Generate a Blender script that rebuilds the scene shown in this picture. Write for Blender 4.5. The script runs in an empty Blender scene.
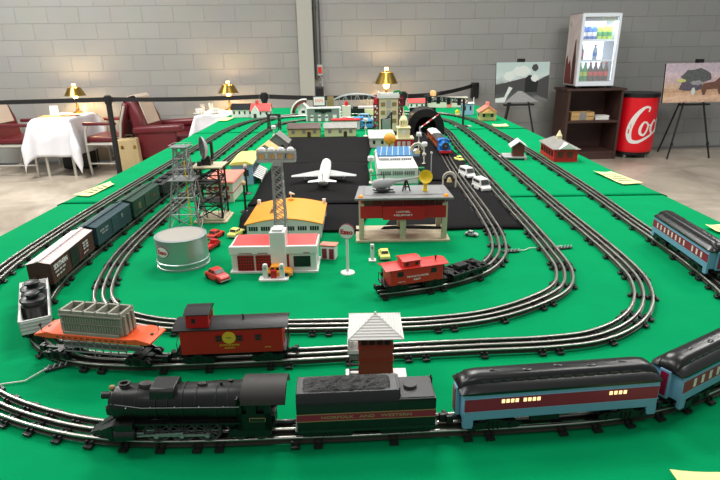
import bpy, math, random
from mathutils import Vector, Matrix, Euler
random.seed(7)
PI = math.pi
sc = bpy.context.scene
C = sc.collection
TZ = 1.0            # table top height
# ------------------------------------------------------------------ materials
def s2l(c):
    c = c / 255.0
    return c / 12.92 if c <= .04045 else ((c + .055) / 1.055) ** 2.4
MATS = {}
def M(name, col=None, rough=.5, metal=0, emit=None, es=1., noise=0., nscale=60., bump=0., spec=.5, bscale=None, alpha=None, trans=0):
    if col is None: return MATS[name]
    m = bpy.data.materials.new(name); m.use_nodes = True
    nt = m.node_tree; b = nt.nodes['Principled BSDF']
    lin = [s2l(v) for v in col] + [1]
    b.inputs['Base Color'].default_value = lin
    b.inputs['Roughness'].default_value = rough
    b.inputs['Metallic'].default_value = metal
    b.inputs['Specular IOR Level'].default_value = spec
    if trans: b.inputs['Transmission Weight'].default_value = trans
    if alpha is not None: b.inputs['Alpha'].default_value = alpha
    if emit:
        b.inputs['Emission Color'].default_value = [s2l(v) for v in emit] + [1]
        b.inputs['Emission Strength'].default_value = es
    if noise or bump:
        tc = nt.nodes.new('ShaderNodeTexCoord'); n = nt.nodes.new('ShaderNodeTexNoise')
        n.inputs['Scale'].default_value = nscale; n.inputs['Detail'].default_value = 4
        nt.links.new(tc.outputs['Object'], n.inputs['Vector'])
        if noise:
            r = nt.nodes.new('ShaderNodeValToRGB')
            r.color_ramp.elements[0].position = .3; r.color_ramp.elements[1].position = .7
            r.color_ramp.elements[0].color = [v * (1 - noise) for v in lin[:3]] + [1]
            r.color_ramp.elements[1].color = [min(1, v * (1 + noise)) for v in lin[:3]] + [1]
            nt.links.new(n.outputs['Fac'], r.inputs['Fac']); nt.links.new(r.outputs['Color'], b.inputs['Base Color'])
        if bump:
            n2 = n
            if bscale:
                n2 = nt.nodes.new('ShaderNodeTexNoise'); n2.inputs['Scale'].default_value = bscale
                nt.links.new(tc.outputs['Object'], n2.inputs['Vector'])
            bp = nt.nodes.new('ShaderNodeBump'); bp.inputs['Strength'].default_value = bump; bp.inputs['Distance'].default_value = .002
            nt.links.new(n2.outputs['Fac'], bp.inputs['Height']); nt.links.new(bp.outputs['Normal'], b.inputs['Normal'])
    MATS[name] = m
    return m
M('felt', (0, 139, 84), .95, spec=.05, noise=.05, nscale=9, bump=.25, bscale=260)
M('black_cloth', (23, 22, 23), .9, spec=.1, noise=.12, nscale=14, bump=.2, bscale=40)
M('rail', (184, 180, 173), .33, 1.); M('rail_side_shaded', (88, 84, 78), .4, .7)  # rail sides darkened in colour, standing in for dark surroundings reflected there
M('tie', (30, 29, 29), .45)
M('black', (20, 21, 22), .4); M('black_gloss', (19, 19, 20), .30, spec=.5); M('loco_black', (14, 14, 14), .38, spec=.4); M('satin_black', (19, 19, 20), .38, noise=.2, nscale=120, bump=.1)
M('dark_grey', (58, 58, 58), .5); M('grey', (132, 132, 130), .5); M('light_grey', (178, 180, 178), .5); M('steel_grey', (150, 152, 152), .4, .3)
M('loco_brown', (40, 35, 32), .55, noise=.15, nscale=60)
M('coal', (30, 30, 30), .6, noise=.5, nscale=220, bump=1.)
M('green_black', (24, 42, 36), .4)
M('maroon', (140, 18, 54), .4); M('car_blue', (112, 158, 186), .4); M('pale_blue', (140, 175, 205), .45)
M('gold', (232, 190, 50), .4); M('dull_gold', (150, 130, 85), .45)
M('lit', (250, 220, 170), .5, emit=(255, 214, 150), es=1.3); M('pane_white', (225, 215, 205), .4)
M('caboose_red', (186, 14, 20), .38); M('bright_red', (205, 44, 34), .4); M('sign_red', (190, 22, 32), .4)
M('orange', (238, 92, 40), .42); M('transformer', (146, 145, 130), .5, noise=.06); M('transformer_dark', (86, 84, 74), .6)
M('white', (232, 231, 226), .45); M('off_white', (222, 216, 198), .5); M('pinkish_white', (214, 198, 196), .5); M('cream', (232, 220, 176), .5)
M('boxcar_brown', (72, 36, 32), .5); M('boxcar_teal', (38, 66, 72), .5); M('boxcar_green', (28, 62, 46), .5); M('hopper', (38, 40, 40), .5)
M('tower_brown', (150, 60, 44), .5, bump=.1); M('brick_red', (110, 48, 40), .6)
M('roof_white', (226, 224, 218), .5); M('roof_grey', (136, 134, 128), .55, noise=.1)
M('hangar_orange', (245, 160, 45), .42); M('roof_red', (222, 78, 74), .45); M('salmon', (240, 138, 118), .5); M('yellow', (240, 222, 90), .4); M('lemon', (246, 238, 130), .42)
M('post_yellow', (250, 212, 20), .4); M('paper', (240, 238, 160), .8); M('ink', (70, 70, 60), .8)
M('tin', (178, 186, 186), .38, .75, noise=.05, nscale=12); M('tin_top', (176, 172, 162), .45, .2)
M('beige_base', (205, 192, 160), .6, noise=.08); M('tan', (214, 190, 130), .5); M('dark_brown', (74, 50, 42), .5)
M('window_dark', (30, 32, 36), .3); M('smoke', (92, 36, 40), .15, spec=.6)
M('solar_blue', (56, 120, 170), .35, noise=.2, nscale=80); M('amber', (250, 160, 40), .3, emit=(255, 150, 30), es=.3)
M('brass', (165, 135, 66), .3, 1.); M('maroon_vinyl', (96, 27, 34), .38, spec=.5, bump=.15, nscale=50)
M('alu', (200, 196, 186), .35, .35); M('linen', (228, 228, 232), .8, bump=.1, nscale=30); M('antimacassar', (196, 182, 168), .85)
M('candle_glow', (255, 220, 150), .5, emit=(255, 190, 90), es=14)
M('glass', (235, 240, 240), .05, alpha=.14); M('suitcase', (190, 168, 124), .6, noise=.08)
M('belt', (16, 16, 17), .6); M('wood_dark', (66, 42, 36), .55, noise=.12, nscale=12); M('coke_red', (222, 14, 30), .35); M('crate', (196, 160, 106), .65, noise=.12)
M('fridge_light', (240, 245, 255), .5, emit=(214, 232, 255), es=1.6); M('can_blue', (40, 110, 200), .35); M('can_lime', (170, 205, 50), .35); M('can_green', (20, 150, 70), .35); M('cola', (70, 20, 18), .3)
M('shelf_white', (225, 232, 240), .4); M('yard_green', (20, 120, 70), .8); M('wire', (225, 225, 215), .5); M('sky_blue', (80, 160, 220), .45); M('engine_blue', (30, 116, 190), .4); M('coach_orange', (186, 84, 36), .5)
M('plate_red', (205, 30, 34), .5); M('peach', (232, 180, 120), .5); M('cab_interior', (60, 58, 56), .7)
# ------------------------------------------------------------------ mesh builder
class MB:
    def __init__(s): s.v = []; s.f = []; s.m = []; s.mi = 0
    def add(s, vs, fs):
        o = len(s.v); s.v += [tuple(v) for v in vs]
        for f in fs: s.f.append([i + o for i in f]); s.m.append(s.mi)
        return s
    def mat(s, i): s.mi = i; return s
    def box(s, x0, x1, y0, y1, z0, z1):
        return s.add([(x0,y0,z0),(x1,y0,z0),(x1,y1,z0),(x0,y1,z0),(x0,y0,z1),(x1,y0,z1),(x1,y1,z1),(x0,y1,z1)],
            [(0,3,2,1),(4,5,6,7),(0,1,5,4),(1,2,6,5),(2,3,7,6),(3,0,4,7)])
    def cbox(s, cx, cy, cz, sx, sy, sz, rz=0, ry=0, rx=0):
        k = MB().box(-sx/2, sx/2, -sy/2, sy/2, -sz/2, sz/2)
        R = Matrix.Translation((cx,cy,cz)) @ Euler((rx,ry,rz)).to_matrix().to_4x4()
        return s.add([R @ Vector(v) for v in k.v], k.f)
    def cyl(s, p0, p1, r0, r1=None, n=12, cap=True):
        r1 = r0 if r1 is None else r1
        p0 = Vector(p0); p1 = Vector(p1); d = (p1 - p0).normalized()
        a = Vector((0,0,1)) if abs(d.z) < .9 else Vector((1,0,0))
        u = d.cross(a).normalized(); w = d.cross(u)
        vs = []
        for p, r in ((p0,r0),(p1,r1)):
            for i in range(n):
                t = 2*PI*i/n; vs.append(p + u*math.cos(t)*r + w*math.sin(t)*r)
        fs = [(i, i+n, (i+1)%n+n, (i+1)%n) for i in range(n)]
        if cap: fs += [tuple(range(n)), tuple(range(2*n-1, n-1, -1))]
        return s.add(vs, fs)
    def tube(s, pts, r, n=6, closed=False):
        pts = [Vector(p) for p in pts]; N = len(pts); vs = []
        up = None
        for i, p in enumerate(pts):
            a = pts[i-1] if (i > 0 or closed) else p; b = pts[(i+1) % N] if (i < N-1 or closed) else p
            d = (b - a).normalized()
            if up is None: up = Vector((0,0,1)) if abs(d.z) < .9 else Vector((1,0,0))
            u = d.cross(up)
            if u.length < 1e-4: u = d.cross(Vector((1,.1,0)))
            u.normalize(); w = u.cross(d).normalized(); up = w
            rr = r[i] if isinstance(r, (list, tuple)) else r
            for k in range(n):
                t = 2*PI*k/n; vs.append(p + u*math.cos(t)*rr + w*math.sin(t)*rr)
        fs = []
        for i in range(N if closed else N-1):
            j = (i+1) % N
            for k in range(n): fs.append((i*n+k, i*n+(k+1)%n, j*n+(k+1)%n, j*n+k))
        if not closed: fs += [tuple(range(n-1,-1,-1)), tuple(range((N-1)*n, N*n))]
        return s.add(vs, fs)
    def lathe(s, prof, cx=0, cy=0, cz=0, n=20, sx=1, sy=1):
        vs = []
        for r, z in prof:
            for i in range(n):
                t = 2*PI*i/n; vs.append((cx+r*math.cos(t)*sx, cy+r*math.sin(t)*sy, cz+z))
        fs = []
        for j in range(len(prof)-1):
            for i in range(n): fs.append((j*n+i, j*n+(i+1)%n, (j+1)*n+(i+1)%n, (j+1)*n+i))
        fs += [tuple(range(n-1,-1,-1)), tuple(range((len(prof)-1)*n, len(prof)*n))]
        return s.add(vs, fs)
    def sphere(s, c, r, n=12, m=8, sx=1, sy=1, sz=1):
        prof = [(max(1e-5, r*math.sin(PI*j/m)), -r*math.cos(PI*j/m)*sz) for j in range(m+1)]
        return s.lathe(prof, c[0], c[1], c[2], n, sx, sy)
    def prism(s, poly, a, b, axis='x'):   # poly 2D outline; extruded from a to b along axis
        n = len(poly)
        def P(p, t):
            return {'x': (t, p[0], p[1]), 'y': (p[0], t, p[1]), 'z': (p[0], p[1], t)}[axis]
        vs = [P(p, a) for p in poly] + [P(p, b) for p in poly]
        fs = [(i, (i+1)%n, (i+1)%n+n, i+n) for i in range(n)] + [tuple(range(n-1,-1,-1)), tuple(range(n, 2*n))]
        return s.add(vs, fs)
    def loft(s, rings, cap=True):
        n = len(rings[0]); vs = [p for r in rings for p in r]; fs = []
        for j in range(len(rings)-1):
            for i in range(n): fs.append((j*n+i, j*n+(i+1)%n, (j+1)*n+(i+1)%n, (j+1)*n+i))
        if cap: fs += [tuple(range(n-1,-1,-1)), tuple(range((len(rings)-1)*n, len(rings)*n))]
        return s.add(vs, fs)
    def bar(s, p0, p1, w, h=None):      # square bar between two points
        return s.cyl(p0, p1, w*.707, None, 4)
    def xf(s, M4): s.v = [tuple(M4 @ Vector(v)) for v in s.v]; return s
AUTO = {'window','fire_escape','end_railing','clerestory_window','brake_wheel','number_plate','number_panel','end_window','steps','cab_window','wall_sign','arched_door','leg','legs','awning_post','tail_support','float','skid','signal_head','door_track','lit_window','deck_lamp','post','tailplane','wing','print_shape','ledge'}
def obj(name, mb, mats, parent=None, bevel=0, smooth=35, loc=None, rz=0, seg=2, sub=0, split=True):
    if split and parent is not None and name in AUTO and len(mb.f) < 900:
        isl = islands(mb)
        if len(isl) > 1:
            for k in isl: o = obj(name, k, mats, parent, bevel, smooth, loc, rz, seg, sub, False)
            return o
    import bmesh
    me = bpy.data.meshes.new(name); me.from_pydata(mb.v, [], mb.f)
    if not isinstance(mats, (list, tuple)): mats = [mats]
    for m in mats: me.materials.append(MATS[m] if isinstance(m, str) else m)
    for p, i in zip(me.polygons, mb.m): p.material_index = i
    bm = bmesh.new(); bm.from_mesh(me); bmesh.ops.recalc_face_normals(bm, faces=bm.faces); bm.to_mesh(me); bm.free()
    if smooth:
        me.shade_smooth(); me.set_sharp_from_angle(angle=math.radians(smooth))
    o = bpy.data.objects.new(name, me); C.objects.link(o)
    if parent: o.parent = parent
    if loc: o.location = loc
    if rz: o.rotation_euler = (0,0,rz)
    if bevel:
        b = o.modifiers.new('b', 'BEVEL'); b.width = bevel; b.segments = seg; b.limit_method = 'ANGLE'; b.angle_limit = .6
    if sub:
        b = o.modifiers.new('s', 'SUBSURF'); b.levels = sub; b.render_levels = sub
    return o
def islands(mb):
    par = list(range(len(mb.v)))
    def fd(a):
        while par[a] != a: par[a] = par[par[a]]; a = par[a]
        return a
    for f in mb.f:
        r0 = fd(f[0])
        for i in f[1:]: par[fd(i)] = r0
    groups = {}
    for f, m in zip(mb.f, mb.m): groups.setdefault(fd(f[0]), []).append((f, m))
    out = []
    for g in groups.values():
        k = MB(); idx = {}
        for f, m in g:
            for i in f:
                if i not in idx: idx[i] = len(k.v); k.v.append(mb.v[i])
            k.f.append([idx[i] for i in f]); k.m.append(m)
        out.append(k)
    # pieces that touch belong together
    def bb(k): 
        xs = list(zip(*k.v)); return [(min(a)-.0004, max(a)+.0004) for a in xs]
    merged = True
    while merged and len(out) > 1:
        merged = False; B = [bb(k) for k in out]
        for i in range(len(out)):
            for j in range(i+1, len(out)):
                if all(B[i][q][0] <= B[j][q][1] and B[j][q][0] <= B[i][q][1] for q in range(3)):
                    a, b = out[i], out[j]; o = len(a.v); a.v += b.v; a.f += [[v+o for v in f] for f in b.f]; a.m += b.m
                    del out[j]; merged = True; break
            if merged: break
    return out
def objs(name, mb, mats, parent=None, **kw):
    """one part per separate piece"""
    o = None
    for k in islands(mb): o = obj(name, k, mats, parent, split=False, **kw)
    return o
def tag(o, label, cat, group=None):
    o['label'] = label; o['category'] = cat
    if group: o['group'] = group
    return o
def thing(name, label, cat, loc=(0,0,0), rz=0, group=None):
    o = bpy.data.objects.new(name, None); C.objects.link(o); o.empty_display_size = .05
    o.location = loc; o.rotation_euler = (0,0,rz)
    return tag(o, label, cat, group)
def struct(o): o['kind'] = 'structure'; return o
def dup(root, loc=None, rz=None, label=None, group=None):
    r = root.copy(); C.objects.link(r)
    if loc is not None: r.location = loc
    if rz is not None: r.rotation_euler = (0,0,rz)
    if label: r['label'] = label
    if group: r['group'] = group
    for ch in list(root.children):
        c = ch.copy(); C.objects.link(c); c.parent = r
        for g in ch.children:
            d = g.copy(); C.objects.link(d); d.parent = c
    return r
def text_mesh(body, w=None, h=None, depth=.0004, bold=0.0):
    cu = bpy.data.curves.new('t', 'FONT'); cu.body = body; cu.size = 1; cu.extrude = .01; cu.align_x = 'CENTER'; cu.align_y = 'CENTER'; cu.offset = bold
    cu.resolution_u = 3
    o = bpy.data.objects.new('t', cu); C.objects.link(o)
    dg = bpy.context.evaluated_depsgraph_get(); dg.update()
    me = bpy.data.meshes.new_from_object(o.evaluated_get(dg))
    vs = [Vector(v.co) for v in me.vertices]; fs = [list(p.vertices) for p in me.polygons]
    bpy.data.objects.remove(o); bpy.data.curves.remove(cu); bpy.data.meshes.remove(me)
    x0 = min(v.x for v in vs); x1 = max(v.x for v in vs); y0 = min(v.y for v in vs); y1 = max(v.y for v in vs)
    kx = (w / (x1-x0)) if w else None; ky = (h / (y1-y0)) if h else None
    if kx is None: kx = ky
    if ky is None: ky = kx
    mb = MB(); mb.add([((v.x-(x0+x1)/2)*kx, (v.y-(y0+y1)/2)*ky, v.z/.01*depth) for v in vs], fs)
    return mb
def mark_mesh(words, w, h, depth):
    """small worn lettering too tiny to read: rows of short strokes"""
    mb = MB(); n = max(4, int(w/h*1.25)); cell = w/n; gaps = {int(n*(k+1)/words) for k in range(words-1)}
    rnd = random.Random(n*7+words)
    for i in range(n):
        if i in gaps: continue
        x0 = -w/2+i*cell; a = x0+cell*.12; b = x0+cell*.85; t = h*.22
        mb.box(a, a+cell*.24, -h/2, h/2, 0, depth)
        k = rnd.choice((0,1,2))
        if k != 1: mb.box(a, b, h/2-t, h/2, 0, depth)
        if k != 2: mb.box(a, b, -h/2, -h/2+t, 0, depth)
        if k == 1: mb.box(b-cell*.24, b, -h/2, h/2, 0, depth)
        else: mb.box(a, b, -t/2, t/2, 0, depth)
    return mb
def text(body, parent, mat, loc, face='-y', w=None, h=None, tilt=0, depth=.0003, bold=.02, name='lettering', spin=0):
    """flat raised letters; face = side the reader stands on"""
    mb = mark_mesh(int(body[1:]), w, h, depth) if body[0] == '~' else text_mesh(body, w, h, depth, bold)
    R = {'-y': Euler((PI/2,0,0)), '+y': Euler((PI/2,0,PI)), '-x': Euler((PI/2,0,-PI/2)), '+x': Euler((PI/2,0,PI/2)), '+z': Euler((0,0,0))}[face].to_matrix().to_4x4()
    mb.xf(Matrix.Translation(loc) @ R @ Matrix.Rotation(tilt, 4, 'X') @ Matrix.Rotation(spin, 4, 'Z'))
    return obj(name, mb, mat, parent, smooth=0)
# pixel -> world on a horizontal plane (the camera of this scene), used for placing things
F = 545.; P = math.atan(192/545.); RO = .015; H = 1.5
# ------------------------------------------------------------------ camera
cam = bpy.data.cameras.new('camera'); co = bpy.data.objects.new('camera', cam); C.objects.link(co)
cam.sensor_width = 36; cam.lens = F/720*36; cam.clip_start = .02; cam.clip_end = 100
co.matrix_world = Matrix.Translation((0,0,H)) @ Matrix.Rotation(PI/2 - P, 4, 'X') @ Matrix.Rotation(-RO, 4, 'Z')
sc.camera = co
sc.view_settings.view_transform = 'Standard'; sc.view_settings.look = 'None'; sc.view_settings.gamma = 1; sc.view_settings.use_curve_mapping = False
# ------------------------------------------------------------------ room shell
def wall_mat(name, c1, c2, mortar):
    m = bpy.data.materials.new(name); m.use_nodes = True; nt = m.node_tree; b = nt.nodes['Principled BSDF']
    tc = nt.nodes.new('ShaderNodeTexCoord'); sep = nt.nodes.new('ShaderNodeSeparateXYZ'); cmb = nt.nodes.new('ShaderNodeCombineXYZ')
    nt.links.new(tc.outputs['Object'], sep.inputs[0]); nt.links.new(sep.outputs['X'], cmb.inputs['X']); nt.links.new(sep.outputs['Z'], cmb.inputs['Y'])
    br = nt.nodes.new('ShaderNodeTexBrick'); br.offset = .5; br.squash = 1
    nt.links.new(cmb.outputs[0], br.inputs['Vector'])
    br.inputs['Scale'].default_value = 1; br.inputs['Brick Width'].default_value = .406; br.inputs['Row Height'].default_value = .2032
    br.inputs['Mortar Size'].default_value = .0048; br.inputs['Mortar Smooth'].default_value = .6
    for k, c in (('Color1', c1), ('Color2', c2), ('Mortar', mortar)): br.inputs[k].default_value = [s2l(v) for v in c] + [1]
    nz = nt.nodes.new('ShaderNodeTexNoise'); nz.inputs['Scale'].default_value = 3; nz.inputs['Detail'].default_value = 6
    nt.links.new(tc.outputs['Object'], nz.inputs['Vector'])
    mx = nt.nodes.new('ShaderNodeMix'); mx.data_type = 'RGBA'; mx.blend_type = 'MULTIPLY'; mx.inputs['Factor'].default_value = .10
    nt.links.new(br.outputs['Color'], mx.inputs['A']); nt.links.new(nz.outputs['Color'], mx.inputs['B'])
    nt.links.new(mx.outputs['Result'], b.inputs['Base Color'])
    b.inputs['Roughness'].default_value = .5
    bp = nt.nodes.new('ShaderNodeBump'); bp.invert = True; bp.inputs['Distance'].default_value = .005; bp.inputs['Strength'].default_value = .95
    n2 = nt.nodes.new('ShaderNodeTexNoise'); n2.inputs['Scale'].default_value = 60
    ad = nt.nodes.new('ShaderNodeMath'); ad.operation = 'MULTIPLY_ADD'; ad.inputs[1].default_value = .05
    nt.links.new(tc.outputs['Object'], n2.inputs['Vector']); nt.links.new(n2.outputs['Fac'], ad.inputs[0]); nt.links.new(br.outputs['Fac'], ad.inputs[2])
    nt.links.new(ad.outputs[0], bp.inputs['Height']); nt.links.new(bp.outputs['Normal'], b.inputs['Normal'])
    MATS[name] = m
wall_mat('block_wall', (152, 153, 150), (147, 148, 145), (149, 150, 147))
def floor_mat():
    m = bpy.data.materials.new('concrete'); m.use_nodes = True; nt = m.node_tree; b = nt.nodes['Principled BSDF']
    tc = nt.nodes.new('ShaderNodeTexCoord')
    n1 = nt.nodes.new('ShaderNodeTexNoise'); n1.inputs['Scale'].default_value = 1.1; n1.inputs['Detail'].default_value = 9; n1.inputs['Roughness'].default_value = .65; n1.inputs['Distortion'].default_value = .6
    r = nt.nodes.new('ShaderNodeValToRGB'); e = r.color_ramp.elements
    e[0].position = .3; e[0].color = [s2l(v) for v in (138, 126, 112)] + [1]; e[1].position = .68; e[1].color = [s2l(v) for v in (212, 199, 180)] + [1]
    nt.links.new(tc.outputs['Object'], n1.inputs['Vector']); nt.links.new(n1.outputs['Fac'], r.inputs['Fac']); nt.links.new(r.outputs['Color'], b.inputs['Base Color'])
    b.inputs['Roughness'].default_value = .31; MATS['concrete'] = m
floor_mat()
wang = math.atan(.056)
WX0, WX1 = -8.5, 8.5
def wy(x): return 7.953 + .056*x
w = obj('wall_back', MB().box(-8.7, 8.7, 0, .2, 0, 4.2), 'block_wall', smooth=0, loc=(0, 7.953, 0.03), rz=wang); struct(w)
f = obj('floor', MB().box(-9, 9, -3, 8.8, -.1, 0), 'concrete', smooth=0); struct(f)
M('column_paint', (166, 167, 158), .45); M('conduit', (78, 82, 80), .4, .3)
col = obj('trim_1', MB().box(-.80, -.60, -.10, 0.02, 0, 4.2), 'column_paint', smooth=0, bevel=.004, loc=(0, 7.953, 0), rz=wang); struct(col)
# conduit, alarm box, cable, junction box
t = thing('fire_alarm', 'small red and white alarm box on conduit beside the grey column', 'alarm', (-.52, wy(-.52)-.005, 1.15), wang)
obj('backplate', MB().box(-.035, .035, -.05, 0, .0, .14), 'light_grey', t, bevel=.003)
obj('strobe', MB().box(-.025, .025, -.065, -.05, .03, .11), 'bright_red', t, bevel=.003)
obj('cable', MB().tube([(0,-.03,.0),(.03,-.03,-.06),(.035,-.03,-.14),(-.02,-.03,-.18),(-.04,-.03,-.12),(0,-.03,-.08),(.04,-.03,-.16),(.05,-.03,-.3)], .006), 'light_grey', t)
cd = obj('conduit_pipe', MB().cyl((0,0,0),(0,0,3.0),.022).cyl((.06,.01,0),(.06,.01,2.2),.01).box(-.03,.03,-.005,.03,.9,.93).box(-.03,.03,-.005,.03,2.0,2.03), 'conduit', loc=(-.565, wy(-.565)-.035, 1.10))
tag(cd, 'vertical dark conduit pipe running up the wall next to grey column', 'pipe')
jb = thing('electrical_box', 'tall dark electrical box on the wall below the conduit', 'electrical box', (-.53, wy(-.53)-.1, .74), wang)
obj('enclosure', MB().box(-.06, .06, 0, .09, 0, .26), 'dark_grey', jb, bevel=.004); obj('door', MB().box(-.05, .05, -.008, 0, .02, .24), 'black', jb, bevel=.002)
# ------------------------------------------------------------------ lights (ceiling fittings of the hall)
w = bpy.data.worlds.new('hall'); sc.world = w; w.use_nodes = True
w.node_tree.nodes['Background'].inputs[0].default_value = (.93, .97, 1, 1); w.node_tree.nodes['Background'].inputs[1].default_value = .31
def area(name, loc, sx, sy, e, col=(1, .98, .94)):
    l = bpy.data.lights.new(name, 'AREA'); l.shape = 'RECTANGLE'; l.size = sx; l.size_y = sy; l.energy = e; l.color = col
    o = bpy.data.objects.new(name, l); C.objects.link(o); o.location = loc; return o
for i, (x, y, e) in enumerate([(-1.8, .9, 30), (1.8, 1.4, 34), (0, 3.2, 70), (-4.2, 5.2, 170), (3.6, 4.6, 50), (0, 5.0, 40), (0, -1.4, 14), (-3.5,2.4,60), (3.5,2.8,60)]):
    area('ceiling_light', (x, y, 3.9), 1.2, .6, e*1.18)
sc.view_settings.exposure = 0.08
# ------------------------------------------------------------------ table and cloths
tb = thing('display_table', 'long folding display table hidden under green felt', 'table', (0, 0, 0))
obj('tabletop', MB().box(-1.05, 1.07, .42, 4.98, .955, .992), 'light_grey', tb)
for x in (-.95, .97):
    for y in (.6, 2.0, 3.4, 4.8): obj('leg', MB().cyl((x,y,0),(x,y,.956),.02), 'steel_grey', tb)
def cloth(y0, y1, label, dz=0, skew=0):
    mb = MB(); xs = [-1.062 + i*(2.146/40) for i in range(41)]; rings = []
    zt = TZ - .005 + dz; n = 24; th = .003
    prof = []
    for x, z in [(-1.064,.55),(-1.064,.8),(-1.063,.96),(-1.058,.993)]: prof.append((x, z))
    xs = [-1.04 + i*(2.10/30) for i in range(31)]
    for x in xs: prof.append((x, 1.0))
    for x, z in [(1.078,.993),(1.083,.96),(1.084,.8),(1.084,.55)]: prof.append((x, z))
    vs = []; ny = 40
    for j in range(ny+1):
        y = y0 + (y1-y0)*j/ny
        for (x, z) in prof:
            drop = max(0, .99 - z)
            wx = math.sin(y*9 + (x>0)*2)*.03*drop*2 + (drop*.06*(1 if x > 0 else -1))
            yy = y + skew*x*(1 if j in (0, ny) else 0)
            lip = (.004, .0015, 0)[min(j, 2)] if (j < 2 and y0 > 1 and z > .99) else 0
            vs.append((x + wx, yy, z - .004 + dz + lip + (.002*math.sin(7*x+3*y)*math.sin(5*y) if z == 1.0 else 0)*0))
    k = len(prof); fs = [(j*k+i, j*k+i+1, (j+1)*k+i+1, (j+1)*k+i) for j in range(ny) for i in range(k-1)]
    mb.add(vs, fs)
    o = obj('felt_cloth', mb, 'felt', smooth=50)
    s = o.modifiers.new('s', 'SOLIDIFY'); s.thickness = .003; s.offset = 1 if False else -1
    return tag(o, label, 'cloth', 'green felt cloths covering the table')
cloth(.38, 1.856, 'green felt cloth covering the near end of the train table', .004)
cloth(1.845, 3.52, 'green felt cloth over the middle of table between two seams', .0042)
cloth(3.51, 5.04, 'green felt cloth over the far end of the train table', .0044)
def patch(pts, label, z):
    """black cloth sheet on the felt"""
    mb = MB(); n = 14; (a, b, c, d) = [Vector((p[0], p[1], 0)) for p in pts]; vs = []
    for j in range(n+1):
        for i in range(n+1):
            u = i/n; v = j/n; p = (a*(1-u)+b*u)*(1-v) + (d*(1-u)+c*u)*v
            e = 0
            vs.append((p.x + .004*math.sin(v*9+u*3)*(u in (0,1)), p.y + .004*math.sin(u*11)*(v in (0,1)), z + .0012*(1+math.sin(8*u+5*v)*math.sin(9*v+1))/2 + (.0025 if v == 0 else 0)))
    fs = [(j*(n+1)+i, j*(n+1)+i+1, (j+1)*(n+1)+i+1, (j+1)*(n+1)+i) for j in range(n) for i in range(n)]
    mb.add(vs, fs); o = obj('runway_cloth', mb, 'black_cloth'); s = o.modifiers.new('s','SOLIDIFY'); s.thickness = .0012; s.offset = -1
    return tag(o, label, 'cloth', 'black cloths laid as tarmac')
patch([(-.36,1.49),(.01,1.48),(.03,1.78),(-.38,1.78)], 'black cloth strip behind the orange-roofed hangar', TZ+.0045)
patch([(-.375,1.76),(.03,1.77),(.045,2.48),(-.395,2.48)], 'black cloth strip under the white jet airliner', TZ+.007)
patch([(-.395,2.46),(.045,2.46),(.08,3.24),(-.45,3.26)], 'black cloth strip in front of the two ranch houses', TZ+.0045)
patch([(.06,1.49),(.475,1.49),(.48,2.1),(.24,2.1)], 'black cloth behind the heliport beside the inner track', TZ+.0045)
patch([(.24,2.93),(.475,2.93),(.50,3.6),(.24,3.6)], 'black cloth under the toy tunnel and clock tower', TZ+.0045)
patch([(.24,2.08),(.48,2.09),(.475,2.95),(.24,2.95)], 'black cloth beneath the two vans and yellow car', TZ+.007)
# ------------------------------------------------------------------ track
def spline(pts, closed, step=.01):
    P_ = [Vector((p[0], p[1], 0)) for p in pts]; N = len(P_); out = []
    for i in range(N if closed else N-1):
        g = lambda k: P_[k % N] if closed else P_[max(0, min(N-1, k))]
        p0, p1, p2, p3 = g(i-1), g(i), g(i+1), g(i+2)
        t0 = 0; t1 = t0 + max(1e-4,(p1-p0).length)**.5; t2 = t1 + (p2-p1).length**.5; t3 = t2 + max(1e-4,(p3-p2).length)**.5
        n = max(2, int((p2-p1).length/step))
        for k in range(n):
            t = t1 + (t2-t1)*k/n
            A1 = p0*((t1-t)/(t1-t0)) + p1*((t-t0)/(t1-t0)) if t1 > t0 else p1
            A2 = p1*((t2-t)/(t2-t1)) + p2*((t-t1)/(t2-t1)); A3 = p2*((t3-t)/(t3-t2)) + p3*((t-t2)/(t3-t2))
            B1 = A1*((t2-t)/(t2-t0)) + A2*((t-t0)/(t2-t0)); B2 = A2*((t3-t)/(t3-t1)) + A3*((t-t1)/(t3-t1))
            out.append(B1*((t2-t)/(t2-t1)) + B2*((t-t1)/(t2-t1)))
    if not closed: out.append(P_[-1])
    return out
class Path:
    def __init__(s, pts, closed=True):
        s.p = spline(pts, closed); s.closed = closed; s.L = [0]
        q = s.p + ([s.p[0]] if closed else [])
        for a, b in zip(q, q[1:]): s.L.append(s.L[-1] + (b-a).length)
        s.q = q; s.len = s.L[-1]
    def at(s, d):
        if s.closed: d %= s.len
        d = max(0, min(s.len-1e-6, d)); lo = 0; hi = len(s.L)-1
        while hi - lo > 1:
            m = (lo+hi)//2
            if s.L[m] <= d: lo = m
            else: hi = m
        u = (d - s.L[lo])/(s.L[lo+1]-s.L[lo])
        return s.q[lo].lerp(s.q[lo+1], u)
    def tan(s, d): return (s.at(d+.01) - s.at(d-.01)).normalized()
    def near(s, x, y): 
        v = Vector((x,y,0)); i = min(range(len(s.q)), key=lambda k: (s.q[k]-v).length_squared); return s.L[i]
G = .0345   # distance between outer rails
TB = TZ + .0015; RT = TZ + .0138   # underside of ties, rail top
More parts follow.
